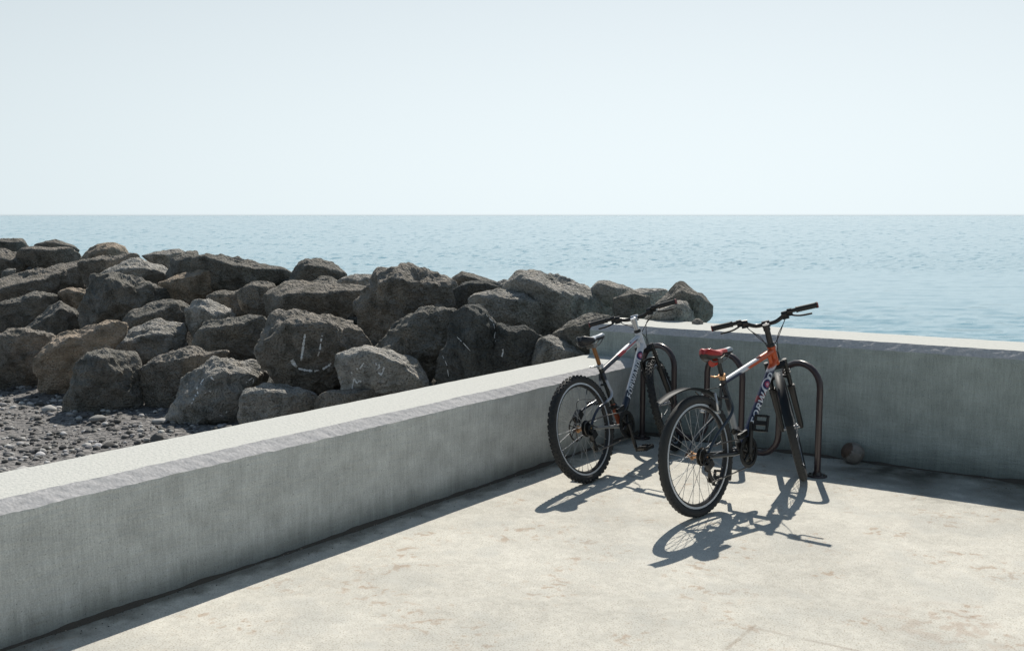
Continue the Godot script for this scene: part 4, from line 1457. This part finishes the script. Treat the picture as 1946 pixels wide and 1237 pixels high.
func bicycle(o: Node3D, g: Dictionary) -> void:
	var hta: float = g.hta
	var ax := Vector3(g.base, R, 0)
	var hd := Vector3(-cos(hta), sin(hta), 0)
	var pf := Vector3(sin(hta), cos(hta), 0)
	var crown: Vector3 = ax - pf * 0.04 + hd * 0.455
	var top := crown + hd * 0.125
	var bb := Vector3(0.43, 0.29, 0)
	var sd := Vector3(-cos(deg_to_rad(72.5)), sin(deg_to_rad(72.5)), 0)
	var clamp_at: Vector3 = bb + sd * g.seat_tube
	var rear := Vector3(0, R, 0)
	var turn := Transform3D(Basis(hd, g.steer), crown - Basis(hd, g.steer) * crown)
	# ---- frame
	var frame := Node3D.new()
	frame.name = "frame"
	o.add_child(frame)
	var mb := MB.new()
	paint_tube(mb, crown + hd * 0.002, top, 0.023, 0.022, g.head_paint)
	for e in [crown + hd * 0.004, top - hd * 0.010]:
		mb.tube([e, e + hd * 0.008], 0.0255, 20, g.head_paint.call(0.5, 0.0))
	piece("head_tube", mb, M.paint, frame)
	var tt_a := top - hd * 0.034
	var tt_b: Vector3 = clamp_at - sd * 0.035
	mb = MB.new()
	paint_tube(mb, tt_b, tt_a, 0.0165, 0.02, g.top_paint)
	piece("top_tube", mb, M.paint, frame)
	var dt_a := bb
	var dt_b := crown + hd * 0.034
	mb = MB.new()
	paint_tube(mb, dt_a, dt_b, 0.0235, 0.0235, g.down_paint, 64)
	var down := piece("down_tube", mb, M.paint, frame)
	# gusset web where the two tubes meet
	mb = MB.new()
	paint_tube(mb, dt_b - (dt_b - dt_a).normalized() * 0.05 + hd * 0.02, tt_a - (tt_a - tt_b).normalized() * 0.045, 0.012, 0.012, g.head_paint, 4, 12)
	piece("gusset", mb, M.paint, frame)
	mb = MB.new()
	paint_tube(mb, bb, clamp_at, 0.0172, 0.0172, g.seat_paint)
	piece("seat_tube", mb, M.paint, frame)
	mb = MB.new()
	mb.tube([bb - Vector3.BACK * 0.036, bb + Vector3.BACK * 0.036], 0.021, 20, g.dark)
	piece("bottom_bracket", mb, M.paint, frame)
	for s in [-1.0, 1.0]:
		mb = MB.new()
		var stay := smooth_path([clamp_at - sd * 0.05 + Vector3(-0.012, 0, 0.012 * s), clamp_at - sd * 0.13 + Vector3(-0.022, 0, 0.03 * s), clamp_at - sd * 0.215 + Vector3(-0.055, 0, 0.046 * s), Vector3(0.11, R + 0.10, 0.062 * s), Vector3(0.012, R + 0.018, 0.066 * s)])
		var cols := []
		for k in stay.size():
			cols.append(g.stay_paint.call(float(k) / (stay.size() - 1)))
		mb.tube(stay, 0.0088, 12, cols)
		piece("seat_stay", mb, M.paint, frame)
		mb = MB.new()
		var chain := smooth_path([bb + Vector3(-0.03, 0.0, 0.02 * s), Vector3(0.30, 0.298, 0.042 * s), Vector3(0.16, 0.315, 0.058 * s), Vector3(0.015, R - 0.004, 0.066 * s)])
		mb.tube(chain, 0.0105, 12, g.chain_paint)
		piece("chain_stay", mb, M.paint, frame)
		mb = MB.new()
		mb.box(Transform3D(Basis(Vector3.BACK, 0.6), Vector3(0.008, R + 0.004, 0.066 * s)), Vector3(0.05, 0.03, 0.006), g.dark)
		piece("dropout", mb, M.paint, frame)
	mb = MB.new()
	mb.tube([clamp_at - sd * 0.13 + Vector3(-0.022, 0, -0.03), clamp_at - sd * 0.13 + Vector3(-0.022, 0, 0.03)], 0.008, 10, g.dark)
	piece("stay_bridge", mb, M.paint, frame)
	# ---- lettering and badge on the right-hand side of the down tube
	var ln := dt_a.distance_to(dt_b)
	var word := letters("FORWARD", 0.036, 0.2, g.word_len)
	mb = MB.new()
	wrap_round(mb, word.pts, dt_a, dt_b, 0.0244, g.word_at, 0.46, Color(0.75, 0.77, 0.80))
	piece("lettering", mb, M.decal, down)
	mb = MB.new()
	var at: float = g.badge_at
	wrap_round(mb, disc(0.0, 0.034, 1.35), dt_a, dt_b, 0.0249, at, 0.46, Color(0.72, 0.74, 0.78))
	piece("badge_field", mb, M.decal, down)
	mb = MB.new()
	wrap_round(mb, disc(0.0, 0.027, 1.3), dt_a, dt_b, 0.0253, at, 0.46, Color(0.035, 0.03, 0.11))
	piece("badge_ring", mb, M.decal, down)
	mb = MB.new()
	wrap_round(mb, disc(0.0, 0.0165, 1.2), dt_a, dt_b, 0.0257, at, 0.46, Color(0.42, 0.06, 0.11))
	wrap_round(mb, disc(0.0, 0.0085, 1.2), dt_a, dt_b, 0.0261, at, 0.46, Color(0.62, 0.38, 0.5))
	piece("badge_centre", mb, M.decal, down)
	# ---- seat post, saddle
	var seat: Vector3 = bb + sd * g.seat_high
	rod("seat_post", [clamp_at - sd * 0.02, seat - sd * 0.035], 0.0138, g.post_mat, o, 16)
	mb = MB.new()
	mb.tube([clamp_at - sd * 0.016, clamp_at + sd * 0.012], 0.021, 18)
	mb.tube([clamp_at + Vector3(-0.022, 0, -0.016), clamp_at + Vector3(-0.022, 0, 0.022)], 0.005, 8)
	mb.tube(smooth_path([clamp_at + Vector3(-0.024, 0, -0.016), clamp_at + Vector3(-0.034, 0.0, -0.03), clamp_at + Vector3(-0.05, 0.004, -0.045)]), 0.005, 8)
	piece("seat_clamp", mb, g.clamp_mat, o)
	var sad := Node3D.new()
	sad.name = "saddle"
	o.add_child(sad)
	sad.position = seat + Vector3(0.005, 0.0, 0)
	sad.rotation.z = g.saddle_tilt
	piece("saddle_cover", saddle_mesh(g.saddle_paint), M.saddle, sad)
	mb = MB.new()
	for s in [-1.0, 1.0]:
		mb.tube(smooth_path([Vector3(-0.105, -0.03, 0.032 * s), Vector3(-0.07, -0.046, 0.024 * s), Vector3(0.04, -0.046, 0.022 * s), Vector3(0.115, -0.016, 0.012 * s)]), 0.0036, 8)
	mb.box(Transform3D(Basis.IDENTITY, Vector3(-0.005, -0.045, 0)), Vector3(0.045, 0.028, 0.055))
	piece("saddle_rails", mb, M.dark_steel, sad)
	# ---- steered parts
	var fork := Node3D.new()
	fork.name = "fork"
	o.add_child(fork)
	fork.transform = turn
	mb = MB.new()
	mb.box(Transform3D(Basis(Vector3.BACK, hta - PI / 2), crown - hd * 0.014 + pf * 0.012), Vector3(0.05, 0.034, 0.105))
	mb.tube([crown - hd * 0.012 - Vector3.BACK * 0.06 + pf * 0.02, crown - hd * 0.012 + Vector3.BACK * 0.06 + pf * 0.02], 0.022, 14)
	piece("fork_crown", mb, M.black, fork)
	for s in [-1.0, 1.0]:
		var up_: Vector3 = crown + pf * 0.03 + Vector3.BACK * 0.056 * s
		var low: Vector3 = ax + Vector3.BACK * 0.058 * s
		rod("stanchion", [up_ + hd * 0.012, up_.lerp(low, 0.42)], 0.0135, g.stanchion, fork, 14)
		rod("fork_leg", [up_.lerp(low, 0.36), up_.lerp(low, 0.38), up_.lerp(low, 0.5), up_.lerp(low, 0.97), low - hd * 0.012], [0.020, 0.0225, 0.020, 0.0165, 0.012], M.black, fork, 16)
		for e in [0.13, 0.17, 0.37, 0.41]:
			rod("leg_ring", [up_.lerp(low, e), up_.lerp(low, e + 0.012)], 0.0185 if e < 0.3 else 0.0235, g.ring_mat, fork, 14)
	var brace := crown.lerp(ax, 0.36) + pf * 0.055
	rod("fork_brace", smooth_path([brace - Vector3.BACK * 0.056, brace - Vector3.BACK * 0.046 + hd * 0.04, brace + hd * 0.055, brace + Vector3.BACK * 0.046 + hd * 0.04, brace + Vector3.BACK * 0.056]), 0.0095, M.black, fork, 10)
	var fw := wheel("front_wheel", ax, o, g.knobby, g.rim_mat, g.edge_mat, M.steel, 0.3)
	fw.transform = turn * fw.transform
	# stem and bar
	var cl: Vector3 = top + hd * g.stem + pf * 0.05
	var stem := Node3D.new()
	stem.name = "stem"
	o.add_child(stem)
	stem.transform = turn
	rod("steerer", [top, top + hd * (g.stem + 0.006)], [0.0185, 0.0165], g.steerer_mat, stem, 18)
	mb = MB.new()
	mb.tube([top, top + hd * 0.012, top + hd * 0.02], [0.025, 0.025, 0.02], 18)
	piece("headset_cup", mb, M.black, stem)
	mb = MB.new()
	mb.tube([top + hd * (g.stem - 0.004), cl], [0.019, 0.016], 16)
	mb.tube([cl - Vector3.BACK * 0.024, cl + Vector3.BACK * 0.024], 0.0215, 18)
	mb.tube([top + hd * (g.stem - 0.022), top + hd * (g.stem + 0.016)], 0.021, 18)
	for s in [-1.0, 1.0]:
		mb.tube([cl + Vector3(0.018, 0.016, 0.015 * s), cl + Vector3(0.024, -0.014, 0.015 * s)], 0.005, 8)
	piece("stem_clamp", mb, g.stem_mat, stem)
	var bar := Node3D.new()
	bar.name = "handlebar"
	o.add_child(bar)
	bar.transform = turn
	var hw: float = g.half_bar
	var rise: Vector3 = hd * g.rise
	var half := func(s: float) -> Array:
		return [cl + Vector3.BACK * 0.0 * s, cl + Vector3.BACK * 0.05 * s, cl + rise * 0.25 + Vector3(-0.002, 0, 0.085 * s), cl + rise * 0.92 + Vector3(-0.006, 0, 0.14 * s), cl + rise + Vector3(-0.010, 0, 0.18 * s), cl + rise + Vector3(-g.sweep, 0, hw * s)]
	var left: Array = smooth_path(half.call(-1.0))
	left.reverse()
	var right: Array = smooth_path(half.call(1.0))
	right.remove_at(0)
	rod("bar_tube", left + right, 0.0125, M.black, bar, 14)
	for s in [-1.0, 1.0]:
		var tip: Vector3 = cl + rise + Vector3(-g.sweep, 0, hw * s)
		var inner: Vector3 = cl + rise + Vector3(-0.010, 0, 0.18 * s)
		var out := (tip - inner).normalized()
		var gp := MB.new()
		var pth := []
		var rad := []
		for k in 27:
			pth.append(tip - out * (0.125 - 0.125 * k / 26.0))
			rad.append(0.0166 + (0.0013 if k % 2 == 0 else -0.0006) + (0.002 if k < 2 or k > 24 else 0.0))
		gp.tube(pth, rad, 16)
		var grip := piece("grip", gp, M.rubber, bar)
		rod("grip_end", [tip - out * 0.002, tip + out * 0.005], [0.019, 0.017], M.red_grip, grip, 16)
		brake_lever(bar, tip - out * 0.165, out, s, crown)
	# cables loop in front of the head tube
	var cab := MB.new()
	for q in [[-1.0, 0.10, 0.02], [1.0, 0.12, 0.03], [1.0, 0.085, -0.015], [-1.0, 0.135, -0.025]]:
		var s: float = q[0]
		var start: Vector3 = cl + rise * 0.9 + Vector3(0.03, -0.02, (hw - 0.19) * s)
		cab.tube(smooth_path([start, cl + Vector3(0.06, -0.02, 0.10 * s), top + pf * q[1] + hd * 0.01 + Vector3.BACK * 0.05 * s, crown + pf * (q[1] - 0.03) + hd * 0.06 + Vector3.BACK * q[2], crown + pf * 0.05 + Vector3.BACK * q[2], crown + pf * 0.055 - hd * 0.03 + Vector3.BACK * q[2] * 0.5]), 0.0026, 6)
	var cables := piece("cables", cab, M.black_dull, o)
	cables.transform = turn
	# ---- rear wheel and gears
	var rw := wheel("rear_wheel", rear, o, g.knobby, g.rim_mat, g.edge_mat, g.hub_mat, 1.1)
	mb = MB.new()
	for k in 7:
		mb.lathe(Vector3.ZERO, [Vector2(0.014, 0.031 + k * 0.0042), Vector2(0.052 - k * 0.0048, 0.031 + k * 0.0042), Vector2(0.052 - k * 0.0048, 0.033 + k * 0.0042), Vector2(0.014, 0.033 + k * 0.0042)], 30, Color.WHITE, true)
	mb.tube([Vector3(0, 0, 0.03), Vector3(0, 0, 0.062)], 0.017, 18)
	piece("cassette", mb, M.dark_steel if not g.disc else M.black, rw)
	if g.disc:
		mb = MB.new()
		for k in 24:
			var a := TAU * k / 24
			mb.box(Transform3D(Basis(Vector3.BACK, a), Vector3(cos(a), sin(a), 0) * 0.072 + Vector3.BACK * -0.046), Vector3(0.013, 0.0195, 0.002))
		for k in 6:
			var a := TAU * k / 6
			mb.tube([Vector3(cos(a) * 0.02, sin(a) * 0.02, -0.046), Vector3(cos(a + 0.5) * 0.068, sin(a + 0.5) * 0.068, -0.046)], 0.003, 6)
		mb.tube([Vector3(0, 0, -0.05), Vector3(0, 0, -0.043)], 0.024, 18)
		piece("brake_disc", mb, M.dark_steel, rw)
		mb = MB.new()
		mb.box(Transform3D(Basis(Vector3.BACK, 0.7), rear + Vector3(0.045, 0.075, -0.05)), Vector3(0.075, 0.045, 0.04))
		mb.tube(smooth_path([rear + Vector3(0.055, 0.10, -0.055), rear + Vector3(0.10, 0.17, -0.065), clamp_at - sd * 0.215 + Vector3(-0.055, 0, -0.06), clamp_at - sd * 0.10 + Vector3(0.0, 0, -0.03)]), 0.0026, 6)
		piece("brake_caliper", mb, M.black, o)
	else:
		# rim brakes on the seat stays
		for s in [-1.0, 1.0]:
			var p := clamp_at - sd * 0.215 + Vector3(-0.055, 0, 0.046 * s)
			p = Vector3(0.155, R + 0.225, 0.05 * s)
			mb = MB.new()
			mb.tube(smooth_path([p, p + Vector3(-0.012, 0.05, 0.002 * s), p + Vector3(-0.004, 0.105, -0.012 * s)]), 0.0072, 8)
			mb.tube([p + Vector3(-0.002, 0.0, 0.012 * s), p + Vector3(-0.002, 0.0, -0.012 * s)], 0.009, 10)
			var arm := piece("brake_arm", mb, M.steel, o)
			mb = MB.new()
			mb.box(Transform3D(Basis(Vector3.BACK, -0.6), Vector3(0.138, R + 0.248, 0.026 * s)), Vector3(0.055, 0.012, 0.012))
			piece("brake_pad", mb, M.black, arm)
		rod("brake_cable", smooth_path([Vector3(0.15, R + 0.33, 0.04), Vector3(0.13, R + 0.35, 0.0), clamp_at - sd * 0.06 + Vector3(-0.03, 0, 0.0), clamp_at - sd * 0.05]), 0.0026, M.black_dull, o, 6)
	# cranks
	var ck := Node3D.new()
	ck.name = "crankset"
	o.add_child(ck)
	ck.position = bb
	for ring in [[0.083, 0.052], [0.066, 0.045], [0.044, 0.038]]:
		mb = MB.new()
		mb.lathe(Vector3.ZERO, [Vector2(ring[0] - 0.022, ring[1] - 0.001), Vector2(ring[0], ring[1] - 0.001), Vector2(ring[0], ring[1] + 0.001), Vector2(ring[0] - 0.022, ring[1] + 0.001), Vector2(ring[0] - 0.022, ring[1] - 0.001)], 44, Color.WHITE, true)
		for k in int(ring[0] * 500.0):
			var a: float = TAU * k / int(ring[0] * 500.0)
			mb.box(Transform3D(Basis(Vector3.BACK, a), Vector3(cos(a), sin(a), 0) * (ring[0] + 0.0015) + Vector3.BACK * ring[1]), Vector3(0.006, 0.004, 0.0018))
		piece("chainring", mb, M.black if ring[0] > 0.08 else M.dark_steel, ck)
	mb = MB.new()
	mb.lathe(Vector3.ZERO, [Vector2(0.074, 0.056), Vector2(0.092, 0.055), Vector2(0.092, 0.058), Vector2(0.074, 0.059), Vector2(0.074, 0.056)], 44, Color.WHITE, true)
	piece("chain_guard", mb, M.black, ck)
	for s in [1.0, -1.0]:
		var a: float = g.crank + (0.0 if s > 0.0 else PI)
		var dir := Vector3(cos(a), sin(a), 0)
		mb = MB.new()
		mb.tube([Vector3.BACK * 0.062 * s, dir * 0.02 + Vector3.BACK * 0.066 * s, dir * 0.16 + Vector3.BACK * 0.074 * s, dir * 0.176 + Vector3.BACK * 0.074 * s], [0.016, 0.0135, 0.0115, 0.009], 12)
		mb.tube([Vector3.BACK * 0.03 * s, Vector3.BACK * 0.07 * s], 0.016, 14)
		if s > 0.0:
			for k in 5:
				var b := a + TAU * k / 5.0
				mb.tube([Vector3(cos(b) * 0.012, sin(b) * 0.012, 0.056), Vector3(cos(b) * 0.062, sin(b) * 0.062, 0.052)], 0.007, 8)
		piece("crank_arm", mb, M.black, ck)
		mb = MB.new()
		pedal(ck, dir * 0.17 + Vector3.BACK * 0.084 * s, s, g.pedal_turn)
	# chain and derailleurs
	mb = MB.new()
	var low_jockey := Vector3(0.045, R - 0.135, 0.046)
	var up_jockey := Vector3(0.022, R - 0.072, 0.046)
	var cp := [Vector3(0.0, R + 0.043, 0.046), Vector3(0.2, R + 0.046, 0.048), bb + Vector3(-0.01, 0.085, 0.052), bb + Vector3(0.06, 0.06, 0.052), bb + Vector3(0.085, 0, 0.052), bb + Vector3(0.06, -0.06, 0.052), bb + Vector3(-0.01, -0.085, 0.052), low_jockey + Vector3(0.01, -0.02, 0), low_jockey + Vector3(-0.018, -0.005, 0), up_jockey + Vector3(0.018, 0, 0), up_jockey + Vector3(0.0, 0.018, 0), Vector3(-0.028, R - 0.034, 0.046), Vector3(-0.042, R, 0.046), Vector3(-0.028, R + 0.033, 0.046), Vector3(0.0, R + 0.043, 0.046)]
	mb.tube(cp, 0.0042, 6)
	piece("chain", mb, M.dark_steel, o)
	mb = MB.new()
	for j in [up_jockey, low_jockey]:
		mb.tube([j - Vector3.BACK * 0.006, j + Vector3.BACK * 0.006], 0.018, 14)
	mb.box(Transform3D(Basis(Vector3.BACK, atan2(low_jockey.y - up_jockey.y, low_jockey.x - up_jockey.x)), (low_jockey + up_jockey) * 0.5 + Vector3.BACK * 0.011), Vector3(0.09, 0.022, 0.004))
	mb.box(Transform3D(Basis(Vector3.BACK, 0.5), Vector3(0.012, R - 0.045, 0.072)), Vector3(0.055, 0.04, 0.022))
	mb.tube([Vector3(0.004, R - 0.01, 0.07), Vector3(0.004, R - 0.05, 0.074)], 0.012, 10)
	mb.tube(smooth_path([Vector3(-0.012, R - 0.045, 0.078), Vector3(-0.055, R - 0.03, 0.08), Vector3(-0.02, R + 0.02, 0.078), Vector3(0.06, R - 0.006, 0.076)]), 0.0026, 6)
	piece("rear_derailleur", mb, M.black, o)
	mb = MB.new()
	mb.box(Transform3D(Basis(Vector3.BACK, 0.2), bb + Vector3(-0.035, 0.105, 0.044)), Vector3(0.09, 0.03, 0.016))
	mb.tube([bb + sd * 0.12 - Vector3.BACK * 0.01, bb + sd * 0.15 + Vector3.BACK * 0.01], 0.021, 14)
	mb.tube([bb + sd * 0.13 + Vector3.BACK * 0.018, bb + Vector3(-0.03, 0.115, 0.04)], 0.010, 8)
	piece("front_derailleur", mb, M.black, o)


func stops(t: float, list: Array) -> Color:
	var c: Color = list[0][1]
	for k in list.size() - 1:
		c = c.lerp(list[k + 1][1], smoothstep(list[k + 1][0] - 0.006, list[k + 1][0] + 0.006, t))
	return c


func place_bicycle(called: String, label: String, x: float, z: float, yaw: float, roll: float) -> Node3D:
	var o := thing(called, label, "bicycle", Vector3(x, 0.002, z), "bicycles parked at the rack")
	o.basis = Basis(Vector3.UP, yaw) * Basis(Vector3.RIGHT, -roll)
	return o


func red_bicycle() -> void:
	var o := place_bicycle("bicycle", "orange and dark blue mountain bike with a red saddle and black mudguards, nearest the camera", 1.041, -5.346, 0.780, 0.0925)
	var orange := Color(0.52, 0.085, 0.018)
	var white := Color(0.62, 0.63, 0.66)
	var navy := Color(0.018, 0.026, 0.07)
	var dark := Color(0.012, 0.015, 0.022)
	var red := Color(0.44, 0.03, 0.025)
	bicycle(o, {
		"base": 1.059, "hta": 1.2291, "steer": 0.55, "seat_tube": 0.475, "seat_high": 0.622, "stem": 0.126, "rise": 0.0476, "half_bar": 0.3156, "sweep": 0.0313,
		"knobby": false, "disc": false, "crank": 1.48, "pedal_turn": 1.25, "saddle_tilt": -0.02, "word_at": 0.19, "word_len": 0.355, "badge_at": 0.462, "dark": dark,
		"head_paint": func(_t, _p): return orange,
		"top_paint": func(t, p):
			var q: float = t + 0.05 * sin(p)
			var side := stops(q, [[0.0, navy], [0.30, white], [0.44, orange]])
			if sin(p) > 0.35:
				return stops(q, [[0.0, white], [0.70, orange]])
			if sin(p) < -0.55:
				return stops(q, [[0.0, dark], [0.36, orange]])
			return side,
		"down_paint": func(t, p):
			var q: float = t + 0.06 * sin(p)
			return stops(q, [[0.0, dark], [0.10, navy], [0.56, Color(0.20, 0.03, 0.03)], [0.63, navy], [0.89, white], [0.93, orange]]),
		"seat_paint": func(t, _p): return stops(t, [[0.0, dark], [0.14, Color(0.34, 0.35, 0.37)], [0.56, dark]]),
		"stay_paint": func(t): return Color(0.022, 0.032, 0.05),
		"chain_paint": Color(0.03, 0.032, 0.038),
		"post_mat": M.black, "clamp_mat": M.brass, "stanchion": M.black, "ring_mat": M.black_dull, "rim_mat": M.rim_black, "edge_mat": M.rim_silver, "hub_mat": M.brass,
		"steerer_mat": M.black, "stem_mat": M.black,
		"saddle_paint": func(t, s, _c):
			if s < -0.15:
				return Color(0.012, 0.012, 0.013)
			return Color(0.24, 0.29, 0.33) if t > 0.74 else red,
	})
	# mudguards
	var path := smooth_path([Vector3(0.236, 0.61, 0), Vector3(0.181, 0.64, 0), Vector3(0.109, 0.672, 0), Vector3(-0.033, 0.704, 0), Vector3(-0.174, 0.696, 0), Vector3(-0.296, 0.662, 0)], 6)
	var wide := []
	for k in path.size():
		var t := float(k) / (path.size() - 1)
		wide.append(lerpf(0.018, 0.029, smoothstep(0.0, 0.5, t)) * lerpf(1.0, 0.86, smoothstep(0.85, 1.0, t)))
	var rear := piece("rear_mudguard", guard(path, wide, 0.012), M.fender, o)
	var mb := MB.new()
	for s in [-1.0, 1.0]:
		mb.tube(smooth_path([Vector3(0.155, R + 0.27, 0.045 * s), Vector3(0.10, 0.655, 0.035 * s), Vector3(0.05, 0.682, 0.02 * s)]), 0.004, 6)
	piece("mudguard_bracket", mb, M.black, rear)
	var hub := Vector3(1.059, R, 0)
	path = []
	wide = []
	for k in 40:
		var a := lerpf(deg_to_rad(62.0), deg_to_rad(172.0), k / 39.0)
		path.append(hub + Vector3(cos(a), sin(a), 0) * (R + 0.018 + 0.012 * smoothstep(30.0, 39.0, float(k))))
		wide.append(lerpf(0.02, 0.025, smoothstep(0.0, 20.0, float(k))))
	var hd := Vector3(-cos(1.2291), sin(1.2291), 0)
	var crown := hub - Vector3(sin(1.2291), cos(1.2291), 0) * 0.04 + hd * 0.455
	var front := piece("front_mudguard", guard(path, wide, 0.010), M.fender, o)
	front.transform = Transform3D(Basis(hd, 0.55), crown - Basis(hd, 0.55) * crown)
	for s in [-1.0, 1.0]:
		mb = MB.new()
		var p := crown.lerp(hub, 0.40) + Vector3(0.055, 0.0, 0.052 * s)
		mb.tube(smooth_path([p, p + Vector3(0.0, 0.05, 0.004 * s), p + Vector3(0.0, 0.10, -0.012 * s)]), 0.0075, 8)
		var arm := piece("front_brake_arm", mb, M.black, o)
		arm.transform = front.transform
	# reflectors
	mb = MB.new()
	mb.tube([Vector3(0.222, 0.835, 0), Vector3(0.19, 0.825, 0)], [0.024, 0.021], 18)
	piece("rear_reflector", mb, M.reflector, o)
	mb = MB.new()
	mb.tube([crown + hd * 0.10 + Vector3(0.035, 0.012, 0.0), crown + hd * 0.09 + Vector3(0.075, 0.018, 0.0)], [0.026, 0.03], 20)
	var fr := piece("front_reflector", mb, M.clear_reflector, o)
	fr.transform = front.transform


func white_bicycle() -> void:
	var o := place_bicycle("bicycle", "white and navy mountain bike with knobby tyres leaning beside the low wall", 0.488, -6.052, 0.9057, 0.194)
	var white := Color(0.66, 0.68, 0.73)
	var navy := Color(0.014, 0.02, 0.04)
	var red := Color(0.42, 0.02, 0.035)
	var dark := Color(0.011, 0.012, 0.014)
	bicycle(o, {
		"base": 1.0575, "hta": 1.235, "steer": 0.34, "seat_tube": 0.425, "seat_high": 0.615, "stem": 0.0867, "rise": 0.037, "half_bar": 0.3118, "sweep": 0.03,
		"knobby": true, "disc": true, "crank": -1.36, "pedal_turn": 0.05, "saddle_tilt": 0.03, "word_at": 0.205, "word_len": 0.29, "badge_at": 0.545, "dark": dark,
		"head_paint": func(_t, _p): return white,
		"top_paint": func(t, p):
			var q: float = t + 0.03 * sin(p)
			if sin(p) > 0.75:
				return stops(q, [[0.0, white], [0.02, navy], [0.42, white], [0.7, navy], [0.78, white]])
			if sin(p) > -0.1 and sin(p) < 0.45 and q > 0.42:
				return stops(q, [[0.0, red], [0.84, navy], [0.9, white]])
			if sin(p) < -0.55:
				return stops(q, [[0.0, navy], [0.05, white], [0.3, navy], [0.42, white]])
			return stops(q, [[0.0, navy], [0.40, red], [0.56, white]]),
		"down_paint": func(t, p):
			var q: float = t + 0.05 * sin(p)
			if sin(p) > 0.95 and q > 0.45:
				return white
			return stops(q, [[0.0, dark], [0.22, navy], [0.80, white]]),
		"seat_paint": func(t, p): return Color(0.34, 0.075, 0.03) if t < 0.36 and sin(p) > -0.2 else dark,
		"stay_paint": func(t): return stops(t, [[0.0, navy], [0.16, Color(0.42, 0.45, 0.50)], [0.62, navy]]),
		"chain_paint": Color(0.16, 0.165, 0.17),
		"post_mat": M.bronze, "clamp_mat": M.steel, "stanchion": M.black, "ring_mat": M.black_dull, "rim_mat": M.rim_black, "edge_mat": M.rim_silver, "hub_mat": M.brass,
		"steerer_mat": M.steel, "stem_mat": M.steel,
		"saddle_paint": func(t, s, _c):
			if s > 0.1 and t > 0.3:
				return Color(0.42, 0.46, 0.52)
			return Color(0.014, 0.015, 0.017),
	})
